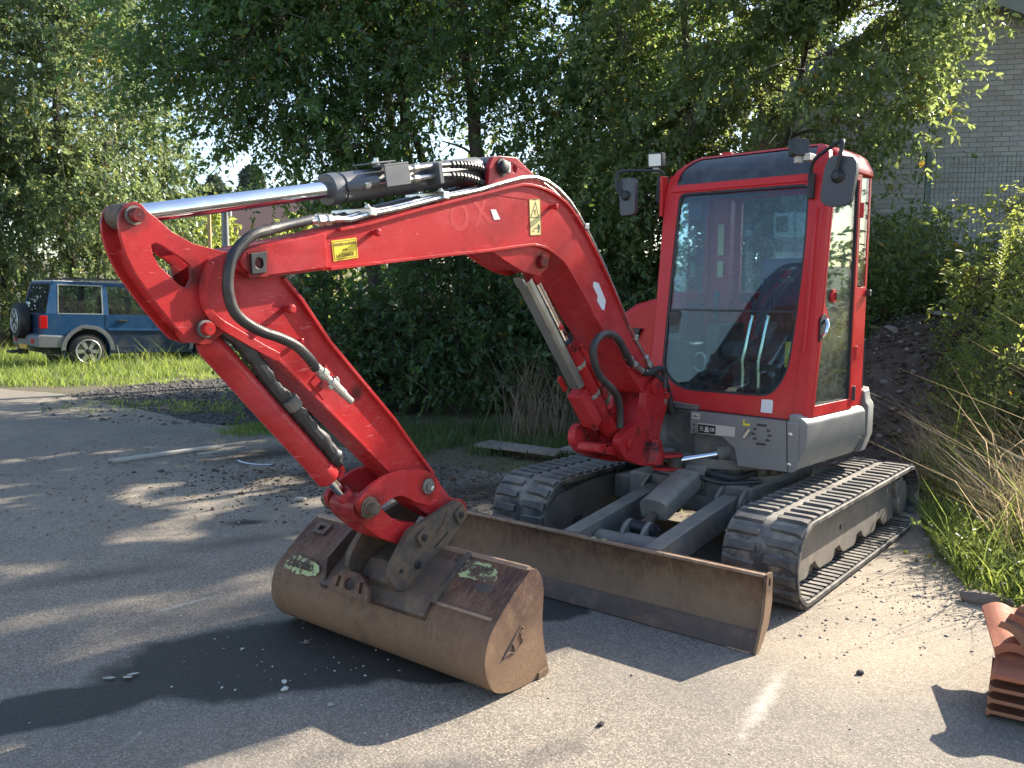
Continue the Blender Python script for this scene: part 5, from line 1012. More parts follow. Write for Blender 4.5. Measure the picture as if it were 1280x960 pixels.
# ---- undercarriage
TR = .2375; UF, UR = 1.237, -1.10; W1, W0 = .976, .570
track_len = 2*(UF - UR - 2*TR) + 2*math.pi*TR
def track_pt(s, r):
    a = UF - UR - 2*TR; s %= track_len; c0, c1 = UR + TR, UF - TR
    if s < a: return Vector((c0 + s, 0, TR + r)), 0.0
    s -= a
    if s < math.pi*TR: t = s/TR; return Vector((c1 + math.sin(t)*r, 0, TR + math.cos(t)*r)), t
    s -= math.pi*TR
    if s < a: return Vector((c1 - s, 0, TR - r)), math.pi
    s -= a; t = math.pi + s/TR; return Vector((c0 + math.sin(t)*r, 0, TR + math.cos(t)*r)), t
LUG = None; RIB = None
for sgn in (1, -1):
    mb = MB(); N = 96; vs = []; fs = []; w0, w1 = sorted((sgn*W0, sgn*W1))
    for i in range(N):
        s = track_len*i/N
        o, _ = track_pt(s, TR - .016); q, _ = track_pt(s, TR - .042)
        vs += [(o.x, w0, o.z), (o.x, w1, o.z), (q.x, w1, q.z), (q.x, w0, q.z)]
    for i in range(N):
        j = (i + 1) % N
        for k in range(4): fs.append((i*4 + k, i*4 + (k+1) % 4, j*4 + (k+1) % 4, j*4 + k))
    tk = mb.add(vs, fs).build('track', RUBBER, EX, .004, 50)
    nl = 56
    if LUG is None:
        m1 = MB(); Lh = .172
        def lugsec(y, l, h, dx=0): return [(-l + dx, y, -.004), (l + dx, y, -.004), (l*.72 + dx, y, h), (-l*.72 + dx, y, h)]
        secs = [lugsec(-Lh/2, .021, .015), lugsec(-Lh/2 + .012, .024, .0175), lugsec(Lh/2 - .04, .026, .0175, .003), lugsec(Lh/2 - .004, .036, .016, .008)]
        vs = [p for s_ in secs for p in s_]; fs = []
        for i in range(3):
            for k in range(4): fs.append((i*4 + k, i*4 + (k+1) % 4, i*4 + 4 + (k+1) % 4, i*4 + 4 + k))
        fs += [(3,2,1,0), (12,13,14,15)]
        LUG = m1.add(vs, fs).mesh('tread_lug', 0); LUG.materials.append(LUGR)
    for i in range(nl):
        for half in (0, 1):
            s = track_len*(i + .5*half)/nl; p, t = track_pt(s, TR - .016)
            o = bpy.data.objects.new('tread_lug', LUG); COL.objects.link(o); o.parent = tk
            y = (W0 + .006 + .172/2 if half == 0 else W1 - .006 - .172/2)*sgn
            o.matrix_local = Matrix.Translation((p.x, y, p.z)) @ Matrix.Rotation(t + rnd.uniform(-.02,.02), 4, 'Y') @ Matrix.Rotation(rnd.uniform(-.025,.025), 4, 'Z') @ Matrix.Diagonal((rnd.uniform(.92,1.08), rnd.uniform(.97,1.0), rnd.uniform(.75,1.08), 1)) @ (Matrix.Rotation(math.pi, 4, 'Z') if (half == 0) == (sgn > 0) else Matrix.Identity(4))
    # inner ribs of the belt
    mb = MB(); nr = 80
    for i in range(nr):
        p, t = track_pt(track_len*i/nr, TR - .044); M = Matrix.Translation((p.x, sgn*(W0+W1)/2, p.z)) @ Matrix.Rotation(t, 4, 'Y')
        mb.box(-.018,.018,-.19,.19,-.010,.006, M)
    tag(mb.build('inner_rib', RUBBER, tk), kind='stuff')
    # side frame with roller cut-outs
    fr = [(-.86,.395),(.62,.385),(1.0,.345),(1.12,.26),(1.13,.19),(1.08,.125),(.90,.110)]
    x = .86
    for k in range(4):
        fr += [(x,.108),(x-.03,.125),(x-.05,.165),(x-.13,.172),(x-.17,.135),(x-.21,.112)]; x -= .40
    fr += [(-.76,.11),(-.80,.2)]
    a, b = sorted((sgn*(W1 - .085), sgn*(W0 + .07)))
    fm = MB().prism(fr, a, b, uz).build('track_frame', FRAMEG, EX, .006)
    MB().lathe((.33, sgn*(W1-.085), .275), (.33, sgn*2, .275), [(0,.016),(.002,.016)], 12).build('frame_hole', BLACK, fm)
    for u_ in (.66,.27,-.13,-.53):
        MB().lathe((u_, sgn*(W0+.06), .118), (u_, sgn*(W1-.06), .118), [(0,.05),(.08,.065),(.1,.05),(.19,.05),(.2,.065),(.21,.05)], 18).build('track_roller', DGREY, fm)
    MB().lathe((UR + TR, sgn*(W0+.05), TR), (UR + TR, sgn*(W1-.05), TR), [(0,.10),(.03,.12),(.06,.19),(.12,.192),(.18,.15),(.24,.13),(.30,.12),(.305,.06)], 28).build('drive_sprocket', DGREY, fm, 0, 25)
    MB().lathe((UF - TR, sgn*(W0+.08), TR), (UF - TR, sgn*(W1-.10), TR), [(0,.12),(.01,.17),(.10,.19),(.2,.17),(.21,.12)], 28).build('idler', DGREY, fm, 0, 25)
    MB().box(-.03,.03,-.006,.006,-.02,.02, Matrix.Translation((-.62, sgn*(W1-.083), .33))).build('frame_tag', ZINC, fm, .002)
    lug = rounded([(-.86,.40),(-.74,.40),(-.70,.36),(-.74,.24),(-.84,.22),(-.92,.30)], .03, 3)
    a, b = sorted((sgn*(W1 - .085), sgn*(W1 - .06)))
    MB().prism(lug, a, b, uz, [[(-.82 + .03*math.cos(t*math.pi/6), .325 + .035*math.sin(t*math.pi/6)) for t in range(12)]]).build('motor_bracket', FRAMEG, fm, .004)
uc = MB().box(-.55,.50,-.42,.42,.26,.46).build('undercarriage', DGREY, EX, .02)
MB().prism([(-.45,-.60),(-.30,.0),(-.45,.60),(.40,.60),(.28,0),(.40,-.60)], .23, .40, lambda p, q, t: (p, q, t)).build('cross_frame', DGREY, uc, .02)
MB().lathe((0,0,.44),(0,0,1),[(0,.47),(.05,.47),(.052,.43),(.10,.43),(.102,.50),(.16,.50)],48).build('slew_ring', DGREY, uc)
for k in range(30):
    a = 2*math.pi*k/30; MB().box(-.012,.012,-.006,.03,-.03,.03, Matrix.Rotation(a,4,'Z') @ Matrix.Translation((0,.43,.515))).build('ring_tooth', CPLR, uc)
MB().tube(smooth_path([(.42,.10,.47),(.52,.16,.52),(.46,.30,.50),(.30,.36,.52)], 5), .018, 8).build('hydraulic_hose', HOSE, uc)
MB().tube(smooth_path([(.42,.02,.47),(.56,.10,.50),(.50,.24,.47),(.36,.42,.48)], 5), .015, 8).build('hydraulic_hose', HOSE, uc)
# blade, its arms and cylinder
BU, HB, BW = 1.631, .339, .975
ba = None
for v in (-.19, .315):
    o = MB().prism([(.50,.26),(.50,.40),(.56,.415),(.72,.40),(1.55,.30),(1.60,.20),(1.55,.15),(.72,.24)], v - .05, v + .05, uz).build('blade_arm', DGREY, EX, .01)
    MB().cyl((.53, v - .09, .34), (.53, v + .09, .34), .06, 20).build('arm_pivot', DGREY, o, .005)
    for dv in (-.085, .065): MB().prism(rounded([(.38,.20),(.60,.28),(.61,.40),(.50,.46),(.38,.46)], .04, 3), v + dv, v + dv + .022, uz).build('pivot_ear', DGREY, o, .004)
MB().lathe((1.30,-.13,.215),(1.30,.26,.215),[(0,.075),(.18,.075),(.181,.085),(.39,.085)],24).build('cross_tube', DGREY, EX)
b0, b1 = Vector((.46,.06,.50)), Vector((1.22,.075,.30)); bdv = (b1 - b0).normalized()
bcy = MB().lathe(b0, b1, [(0,.03),(.03,.05),(.10,.05),(.101,.062),(.52,.062),(.53,.05)], 24).build('blade_cylinder', DGREY, EX)
MB().prism(rounded([(-.085,-.02),(.085,-.02),(.085,.075),(.05,.095),(-.05,.095),(-.085,.075)], .01, 2), .16, .60, lambda p, q, t: tuple(b0 + bdv*t + Vector((0,1,0))*p + Vector((.25,0,.97))*q)).build('cylinder_cover', DGREY, bcy, .008)
MB().cyl(b0 + bdv*.52, b1, .028, 18).build('cylinder_rod', CPLR, bcy)
for dv in (-.075, .05): MB().prism(rounded([(1.10,.30),(1.20,.36),(1.28,.32),(1.34,.20),(1.26,.18)], .03, 3), .075 + dv, .075 + dv + .025, uz).build('cylinder_ear', DGREY, bcy, .004)
MB().cyl((1.20,-.02,.315),(1.20,.17,.315),.035,18).build('cylinder_pin', BLACK, bcy)
MB().prism(rounded([(.34,.36),(.40,.56),(.50,.56),(.56,.48),(.50,.36)], .03, 3), -.01, .13, uz).build('cylinder_bracket', DGREY, bcy, .006)
# curved mouldboard
prof = [(BU + .0, HB),(BU - .02, HB - .05),(BU - .028, .22),(BU - .015,.14),(BU + .03,.08),(BU + .055,.065)]
P = smooth_path([Vector((x, 0, z)) for x, z in prof], 4); mb = MB(); vs = []; fs = []; n = len(P)
for i, p in enumerate(P):
    t = (P[min(i+1, n-1)] - P[max(i-1, 0)]).normalized(); nn = Vector((t.z, 0, -t.x)); q = p + nn*.018
    vs += [(p.x, -BW, p.z), (p.x, BW, p.z), (q.x, BW, q.z), (q.x, -BW, q.z)]
for i in range(n - 1):
    for k in range(4): fs.append((i*4 + k, i*4 + (k+1) % 4, i*4 + 4 + (k+1) % 4, i*4 + 4 + k))
fs += [(3,2,1,0), tuple((n-1)*4 + k for k in range(4))]
bl = mb.add(vs, fs).build('dozer_blade', BLST, EX, .003, 50)
MB().box(BU - .018, BU + .012, -BW, BW, HB - .012, HB + .004).build('top_rail', WORN, bl, .005)
MB().prism([(BU + .035,.085),(BU + .058,.075),(BU + .108,.004),(BU + .09,.004)], -BW, BW, uz).build('cutting_edge', RUSTD, bl, .003)
for sg in (1, -1):
    a, b = sorted((sg*BW, sg*(BW + .014)))
    MB().prism(rounded([(BU - .055,HB + .006),(BU + .014,HB + .006),(BU + .018,HB - .06),(BU + .03,.16),(BU + .085,.05),(BU + .112,.0),(BU + .07,.0),(BU - .03,.10),(BU - .06,.2)], .012, 2), a, b, uz, [[(BU - .02 + .012*math.cos(t*math.pi/6), HB - .035 + .02*math.sin(t*math.pi/6)) for t in range(12)]]).build('blade_end', BLST, bl, .003)
MB().box(BU - .012, BU + .004, .0, .12, HB + .0035, HB + .006).build('paint_mark', LIME, bl, .001)
MB().box(BU - .07, BU - .03, -.25, .37, .10, .28).build('blade_mount', RUSTD, bl, .01)
# ================================================================== BLUE CAR
CAR = empty('parked_car', (0,0,0)); tag(CAR, 'faded blue off-road car with a spare wheel on its back, parked in long grass', 'car')
BLUE = pbr('faded_blue_paint', (.020,.075,.175), .33, 0, .1, 2, dirt=(.10,.13,.15), dirt_at=(.6,.8), dirt_scale=2.2, bmp=.02)
BLUED = pbr('dark_blue_paint', (.012,.03,.075), .38, 0, .1, 2, dirt=(.09,.09,.085), dirt_at=(.48,.72), dirt_scale=2.5, bmp=.02)
PLAS = pbr('grey_bumper', (.16,.165,.18), .5, 0, .1, 6, dirt=(.22,.22,.21), dirt_at=(.5,.7), bmp=.05)
TYRE = pbr('tyre_rubber', (.022,.022,.025), .7, 0, .3, 9, dirt=(.07,.065,.06), dirt_at=(.5,.7), bmp=.3)
ALLOY = pbr('alloy_wheel', (.48,.48,.49), .35, .6, .1, 9, dirt=(.25,.23,.2), dirt_at=(.55,.75), bmp=.1)
TAIL = pbr('tail_lamp_red', (.55,.012,.012), .2, 0, .1, 9, bmp=0)
CGL = glassmat('car_glass', (.62,.70,.72), 1.3, False, .05)
xz = lambda p, q, t: (p, t, q)
arch = lambda cx, r=.44: [(cx + r*math.cos(a), .40 + r*math.sin(a)) for a in [math.pi*(-.12 + 1.24*k/12) for k in range(13)]]
RWX, FWX = -1.30, 1.35
low = [(-2.12,.50),(-2.15,.62),(-2.14,1.0),(-2.08,1.14),(-.2,1.14),(.75,1.10),(.95,1.08),(2.05,1.0),(2.22,.86),(2.25,.5)] + arch(FWX)[::1] + [(FWX-.46,.34),(RWX+.46,.34)] + arch(RWX) + [(RWX-.46,.45)]
body = MB().prism(low, -.84, .84, xz).build('body', BLUE, CAR, .035, 35, 3)
MB().prism([(RWX+.47,.335),(FWX-.47,.335),(FWX-.47,.50),(RWX+.47,.50)], -.848, .848, xz).build('sill', BLUED, body, .01)
MB().prism([(RWX+.40,.80),(FWX-.42,.80),(FWX-.42,.845),(RWX+.40,.845)], -.862, .862, xz).build('side_moulding', BLUE, body, .008)
MB().prism([(RWX+.45,.50),(FWX-.45,.50),(FWX-.42,.80),(RWX+.41,.80)], -.846, .846, xz).build('lower_door_panel', BLUED, body, .006)
# greenhouse: pillars, rails and panes lean inwards
def gw(z): return .825 - (z - 1.14)*.20
def gh(name, pts, th, mat, par, off=0, bevel=.006):
    for s in (-1, 1):
        MB().prism(pts, 0, th, lambda p, q, t: (p, s*(gw(q) + off - t), q)).build(name, mat, par, bevel)
gh('rear_pillar', [(-2.08,1.14),(-1.86,1.14),(-1.84,1.74),(-1.93,1.80)], .05, BLUE, CAR)
gh('roof_rail', [(-1.93,1.80),(.05,1.80),(.35,1.70),(.2,1.71),(-.0,1.735),(-1.84,1.735)], .06, BLUE, CAR)
gh('door_pillar', [(-.99,1.13),(-.87,1.13),(-.87,1.735),(-.97,1.735)], .05, BLUE, CAR)
gh('door_pillar', [(.05,1.12),(.15,1.12),(.09,1.73),(.0,1.735)], .05, BLUE, CAR)
gh('front_pillar', [(.95,1.10),(1.06,1.08),(.35,1.71),(.22,1.71)], .05, BLUE, CAR)
gh('quarter_window', [(-1.83,1.15),(-.995,1.15),(-.975,1.73),(-1.80,1.73)], .006, CGL, CAR, -.012, 0)
gh('door_window', [(-.865,1.15),(.045,1.13),(-.0,1.73),(-.865,1.73)], .006, CGL, CAR, -.012, 0)
gh('door_window', [(.155,1.12),(.93,1.10),(.22,1.70),(.10,1.72)], .006, CGL, CAR, -.012, 0)
def wframe(pts, w):
    c = (sum(p[0] for p in pts)/len(pts), sum(p[1] for p in pts)/len(pts)); inn = [(c[0]+(p[0]-c[0])*(1-w), c[1]+(p[1]-c[1])*(1-w*1.8)) for p in pts]
    for s in (-1, 1): MB().prism(pts, 0, .014, lambda p, q, t: (p, s*(gw(q) + .004 - t), q), [inn]).build('window_trim', ZINC, CAR, .002)
wframe([(-1.87,1.13),(-.985,1.13),(-.965,1.745),(-1.83,1.745)], .05)
MB().prism([(-1.95,1.785),(-1.90,1.815),(-.6,1.835),(.1,1.81),(.40,1.70),(.36,1.68),(.05,1.775)], -.70, .70, xz).build('roof', pbr('faded_roof', (.20,.23,.28), .6, 0, .1, 3), CAR, .02, 40, 3)
for s in (-1,1): MB().tube([(-1.75,s*.62,1.82),(-1.7,s*.62,1.87),(-.2,s*.62,1.88),(-.1,s*.62,1.83)], .014, 6).build('roof_bar', BLACK, CAR)
MB().prism([(-2.09,1.15),(-1.925,1.76),(-1.915,1.76),(-2.08,1.15)], -.66, .66, xz).build('rear_window', CGL, CAR, 0, 0)
MB().prism([(-1.93,1.80),(-1.94,1.74),(-1.90,1.74),(-1.88,1.80)], -.72, .72, xz).build('rear_header', BLUE, CAR, .01)
MB().prism([(.97,1.09),(1.05,1.08),(.36,1.70),(.28,1.71)], -.68, .68, xz).build('windscreen', CGL, CAR, 0, 0)
MB().box(-2.165,-2.12,-.74,.74,.62,1.13).build('tailgate', BLUED, body, .02)
bp = MB().prism([(-2.26,.46),(-2.27,.68),(-2.20,.72),(-1.72,.70),(-1.78,.45)], -.87, .87, xz).build('rear_bumper', PLAS, CAR, .04, 40, 3)
for s in (-1, 1):
    MB().box(-2.19,-2.06,.70,.845,.84,1.10, Matrix.Scale(s,4,(0,1,0))).build('tail_light', TAIL, CAR, .012)
    MB().box(-2.285,-2.24,.50,.66,.535,.625, Matrix.Scale(s,4,(0,1,0))).build('bumper_light', TAIL, bp, .006)
    ar = [(RWX + .52*math.cos(a), .40 + .52*math.sin(a)) for a in [math.pi*k/14 for k in range(15)]] + [(RWX + .44*math.cos(a), .40 + .44*math.sin(a)) for a in [math.pi*(1 - k/14) for k in range(15)]]
    for cx in (0, FWX - RWX): MB().prism([(p[0] + cx, p[1]) for p in ar], s*.835, s*.885, xz).build('wheel_arch', PLAS, CAR, .012)
MB().box(-2.30,-2.27,-.26,.26,.40,.50).build('number_plate', pbr('yellow_plate', (.62,.36,.06), .5, 0, .08, 9), bp, .004)
MB().tube([(-2.24,-.10,.40),(-2.48,-.10,.34),(-2.52,-.05,.34),(-2.52,.2,.34),(-2.24,.2,.36)], .025, 8).build('tow_bar', BLACK, bp)
MB().box(-2.30,-2.12,.25,.40,.28,.46).build('tow_bracket', BLACK, bp, .01)
MB().prism([(FWX+.5,.46),(2.30,.46),(2.32,.70),(2.2,.75),(FWX+.55,.72)], -.87, .87, xz).build('front_bumper', PLAS, CAR, .04)
for x in (-.70, .30):
    for s in (-1,1):
        MB().box(x,x+.19,s*.842,s*.862,.985,1.035).build('door_handle', BLACK, body, .01)
for x in (-.94,.07):
    for s in (-1,1): MB().box(x-.005,x+.005,s*.8405,s*.843,.36,1.12).build('door_gap', BLACK, body, 0)
def wheel(par, M):
    wh = MB().lathe((0,-.115,0),(0,1,0),[(0,.25),(.0,.30),(.02,.355),(.05,.372),(.18,.372),(.21,.355),(.23,.30),(.23,.25)],40).build('wheel', TYRE, par, 0, 40); wh.matrix_local = M
    MB().tube([(.240*math.cos(k*math.pi/18), -.108, .240*math.sin(k*math.pi/18)) for k in range(37)], .018, 8, False).build('rim', ALLOY, wh, 0, 60)
    MB().lathe((0,-.07,0),(0,1,0),[(0,.222),(.01,.222)],30).build('spoke_shade_disc', BLACK, wh)  # black backing disc, paints the shade in the gaps between the spokes
    for k in range(6):
        MB().prism([(.04,-.03),(.225,-.045),(.225,.045),(.04,.03)], -.117, -.085, lambda p, q, t: (p, t, q)).build('spoke', ALLOY, wh, .006).matrix_local = Matrix.Rotation(k*math.pi/3, 4, 'Y')
    MB().lathe((0,-.135,0),(0,1,0),[(0,.045),(.008,.06),(.06,.065)],18).build('hub_cap', BLACK, wh)
    return wh
wheel(CAR, Matrix.Translation((RWX,-.76,.372))); wheel(CAR, Matrix.Translation((FWX,-.76,.372)))
wheel(CAR, Matrix.Translation((RWX,.76,.372)) @ Matrix.Rotation(math.pi,4,'Z')); wheel(CAR, Matrix.Translation((FWX,.76,.372)) @ Matrix.Rotation(math.pi,4,'Z'))
wheel(CAR, Matrix.Translation((-2.31,.08,.98)) @ Matrix.Rotation(R(-90),4,'Z'))
MB().box(-2.0,1.9,-.70,.70,.32,.55).build('underbody', BLACK, CAR, .01)
for cx in (RWX, FWX): MB().box(cx-.52,cx+.52,-.62,.62,.36,.95).build('wheel_well', BLACK, CAR, .01)
for x, y in ((-1.55,-.42),(-1.55,.42),(-.55,-.42),(-.55,0),(-.55,.42),(.42,-.38),(.42,.38)):
    s_ = MB().prism(rounded([(-.10,.62),(.12,.62),(.06,1.25),(-.10,1.28)], .05, 3), y - .24, y + .24, lambda p, q, t: (x + p, t, q)).build('seat', SEATM, CAR, .03)
    MB().box(x-.13,x-.05,y-.13,y+.13,1.30,1.52).build('headrest', SEATM, s_, .04)
ch = R(44); ax = Vector((math.cos(ch), math.sin(ch)))
# right rear tyre stands at the measured spot
rw_ = Vector((-8.85, 18.0)); off = Vector((RWX*ax.x + .76*ax.y, RWX*ax.y - .76*ax.x))
CAR.location = (rw_.x - off.x, rw_.y - off.y, -.06); CAR.rotation_euler = (0, R(1.6), ch)

# ================================================================== GRASS
def blades(name, P, h, w, bend, mat, seed, lean=None):
    g = np.random.default_rng(seed); n = len(P); a = g.uniform(0,2*math.pi,n); S_ = np.stack([np.cos(a), np.sin(a), 0*a], 1)
    b = g.uniform(0,2*math.pi,n); B = np.stack([np.cos(b), np.sin(b), 0*b], 1)*(bend*h*g.uniform(.3,1.3,n))[:,None]
    if lean is not None: B += np.array(lean)*h[:,None]
    Z = np.array([0,0,1.0]); hh = h[:,None]; ww = (w if np.ndim(w) else np.full(n, w))[:,None]*.5
    V = np.stack([P - S_*ww, P + S_*ww, P + Z*hh*.5 + B*.28 - S_*ww*.8, P + Z*hh*.5 + B*.28 + S_*ww*.8, P + Z*hh*.93 + B], 1).reshape(-1,3)
    o = (np.arange(n)*5)[:,None]; F = np.concatenate([o + [0,1,3], o + [0,3,2], o + [2,3,4]], 1).ravel()
    me = bpy.data.meshes.new(name); me.vertices.add(n*5); me.vertices.foreach_set('co', V.astype(np.float32).ravel())
    me.loops.add(n*9); me.loops.foreach_set('vertex_index', F.astype(np.int32)); me.polygons.add(n*3); me.polygons.foreach_set('loop_start', (np.arange(n*3)*3).astype(np.int32)); me.update()
    at = me.attributes.new('rnd', 'FLOAT', 'POINT'); at.data.foreach_set('value', np.repeat(np.minimum(g.random(n), .93 if g.random() > 0 else 1), 5).astype(np.float32))
    me.materials.append(mat); ob = bpy.data.objects.new(name, me); COL.objects.link(ob); return ob
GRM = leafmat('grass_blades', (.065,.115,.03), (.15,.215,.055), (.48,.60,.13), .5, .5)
GRD = leafmat('shade_painted_grass', (.03,.06,.02), (.075,.12,.035), (.18,.27,.05), .35, .5)  # darker copy of the grass colour, with the tree shade painted in
DRYD = leafmat('old_reed', (.10,.08,.05), (.22,.175,.11), (.2,.16,.09), .2, .6)
DRY = leafmat('dry_stalks', (.30,.235,.13), (.56,.46,.28), (.72,.58,.34), .48, .6)
def clumpy(g, n, k, box, sd):
    c = np.stack([g.uniform(box[0],box[1],k), g.uniform(box[2],box[3],k)], 1); i = g.integers(0,k,n); return c[i] + g.normal(0,sd,(n,2))
g = np.random.default_rng(201)
q = clumpy(g, 46000, 2200, (-15.5,-4.3,14.6,21.5), .12); edge = 13.7 + np.maximum(0, (q[:,0] + 8.5))*.80 + .25*np.sin(q[:,0]*2.3) + g.normal(0,.22,len(q))
q = q[q[:,1] > edge]; h = g.lognormal(-2.15,.42,len(q))*np.array([.75 + .9*max(0, noise.noise(Vector((a*.9, b*.9, 0)))+.25) for a, b in q])*(.5 + .9*smooth(0, 2.2, q[:,1] - edge[:1].mean()*0 - (13.9 + np.maximum(0, (q[:,0] + 8.5))*.85)))
P = np.column_stack([q, far_h(q[:,0], q[:,1])]); o = blades('grass', P, h, .013, .75, GRM, 202); tag(o, 'long sunlit grass round the wheels of the blue car', 'grass', kind='stuff')
q = np.concatenate([clumpy(g, 800, 40, (-6.2,-3.8,11.4,12.6), .10), clumpy(g, 1300, 26, (-3.3,-2.5,9.6,10.4), .08)])
o = blades('grass', np.column_stack([q, np.full(len(q),-.015)]), g.uniform(.03,.11,len(q)), .009, .6, GRM, 203); tag(o, 'thin patchy grass at the edge of the asphalt in the tree shade', 'grass', kind='stuff')
q = np.concatenate([clumpy(g, 3600, 110, (-1.6,.6,8.5,10.6), .10), clumpy(g, 3200, 80, (.6,2.2,8.2,9.8), .09)])
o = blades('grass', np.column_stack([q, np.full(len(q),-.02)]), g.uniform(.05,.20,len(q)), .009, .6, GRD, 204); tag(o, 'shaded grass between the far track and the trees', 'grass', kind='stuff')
q = clumpy(g, 5000, 120, (.7,2.0,6.3,7.6), .09)
o = blades('grass', np.column_stack([q, np.full(len(q),0.0)]), g.uniform(.04,.13,len(q)), .010, .5, GRM, 205); tag(o, 'sunlit grass behind and beneath the undercarriage', 'grass', kind='stuff')
q = clumpy(g, 9500, 300, (2.35,4.2,4.3,6.3), .10); s = bank_s(q[:,0], q[:,1]); q = q[(s > -.22) & (s < 1.0)]; z = np.maximum(bank_h(q[:,0], q[:,1]), 0)
o = blades('grass', np.column_stack([q, z]), g.lognormal(-2.1,.55,len(q)), .0085, .8, GRM, 206); tag(o, 'bright green grass at the foot of the bank behind the near track', 'grass', kind='stuff')
q = clumpy(g, 9500, 130, (2.75,5.4,4.9,7.6), .17); s = bank_s(q[:,0], q[:,1]); q = q[(s > .12) & (q[:,0] > .475*q[:,1])]; z = np.maximum(bank_h(q[:,0], q[:,1]), 0)
o = blades('dry_grass', np.column_stack([q, z]), g.lognormal(-.85,.42,len(q)), .0065, 1.0, DRY, 207, (.0,-.05,-.10)); tag(o, 'tangled dry straw-coloured grass on the bank behind the near track', 'dry grass', kind='stuff')
q = clumpy(g, 3000, 90, (2.9,5.4,4.9,7.6), .22); s = bank_s(q[:,0], q[:,1]); q = q[(s > .25) & (q[:,0] > .50*q[:,1])]; z = np.maximum(bank_h(q[:,0], q[:,1]), 0)
o = blades('grass', np.column_stack([q, z]), g.uniform(.15,.5,len(q)), .007, .9, GRM, 208); tag(o, 'tall green grass mixed into the dry stalks on the bank', 'grass', kind='stuff')
q = clumpy(g, 360, 40, (.0,1.35,9.2,10.5), .13)
o = blades('dry_grass', np.column_stack([q, np.full(len(q),-.02)]), g.uniform(.35,1.3,len(q)), .008, .5, DRYD, 209); tag(o, 'upright dry reed stalks standing behind the far track', 'dry grass', kind='stuff')
def lw(gg, n):
    x = gg.uniform(2.6,4.0,n); y = gg.uniform(4.2,5.3,n); return np.stack([x, y, np.maximum(bank_h(x, y), 0) + .02 + gg.random(n)*.16], 1)
tag(leaf_mass('weeds', 5600, lw, .030, LF6, 210), 'low small-leaved weeds between the flat stone and the bank grass', 'weeds')
# bright bushes on the bank at the right
STEM = pbr('green_brown_stem', (.12,.10,.05), .8, 0, .2, 9)
def bush(x, y, pts, n, size, lm, lab, seed, hgt):
    z0 = float(bank_h(np.array(x), np.array(y)))
    return tree('shrub', (x,y,z0), [([(x,y,z0-.1),(x+.05,y,z0+hgt*.4),(x,y,z0+hgt*.8)],.025,.01),([(x,y,z0),(x+.25,y,z0+hgt*.5),(x+.4,y,z0+hgt*.8)],.02,.008)], [((x+a,y+b,z0+c),r) for (a,b,c),r in pts], n, size, lm, STEM, lab, 'shrub', seed=seed, clump=.20, tw=16, droop=.25)
bush(4.8, 8.1, [((0,0,.55),(.55,.5,.55)),((.6,-.1,.8),(.5,.5,.7))], 4200, .055, LF4, 'sunlit yellow-green shrub on the bank at the right edge', 301, 1.3)
bush(5.7, 9.2, [((0,0,.7),(.6,.5,.75)),((.7,.1,.9),(.6,.5,.9))], 4600, .055, LF4, 'taller sunlit shrub behind, in front of the wire fence', 302, 1.6)
bush(4.05, 6.9, [((0,0,.35),(.45,.4,.4)),((.5,-.2,.45),(.5,.4,.5))], 2400, .045, LF6, 'low greyish shrub among the dry grass on the bank', 303, .8)
def shoot(x, y, tip, lab, seed, n=70, size=.06):
    gg = np.random.default_rng(seed); z0 = float(bank_h(np.array(x), np.array(y))); root = empty('tall_weed', (x,y,z0)); tag(root, lab, 'weed', 'leggy backlit weed shoots on the bank')
    pth = smooth_path([(0,0,-.05),(tip[0]*.25,tip[1]*.3,tip[2]*.45),(tip[0]*.6,tip[1]*.7,tip[2]*.8),tip], 8); MB().tube(pth, [.009 - .007*i/(len(pth)-1) for i in range(len(pth))], 5).build('stem', STEM, root)
    k = np.linspace(len(pth)*.3, len(pth)-1.01, n); A = np.array([list(p) for p in pth]); i = k.astype(int); f = (k - i)[:,None]; P = A[i]*(1-f) + A[i+1]*f; T = unit(A[i+1] - A[i])
    an = np.arange(n)*2.4 + gg.normal(0,.3,n); D = np.stack([np.cos(an), np.sin(an), gg.uniform(.1,.6,n)], 1) + T*.3; N = T*.8 + np.array([0,0,.6]); L = size*(1.25 - .75*np.linspace(0,1,n))*gg.uniform(.8,1.2,n)
    leaf_obj('leaves', P, D, N, L, L*.45, gg.random(n)*.9, LF4, root)
for args in [(4.1,7.4,(.05,.0,1.75),'tallest straight weed shoot in front of the wire mesh'),(4.0,7.1,(.55,-.2,1.25),'arching leafy weed shoot bending right below the wire mesh'),(3.85,7.2,(-.1,.0,1.1),'shorter upright weed shoot nearest the cab'),(4.25,7.2,(.75,.0,1.05),'leafy weed shoot reaching towards the right edge'),(4.5,7.9,(.3,.1,1.75),'tall weed shoot standing behind the others'),(4.9,8.1,(.4,0,1.7),'weed shoot at the far right edge by the fence')]:
    shoot(*args, seed=int(args[0]*100), n=90, size=.075)

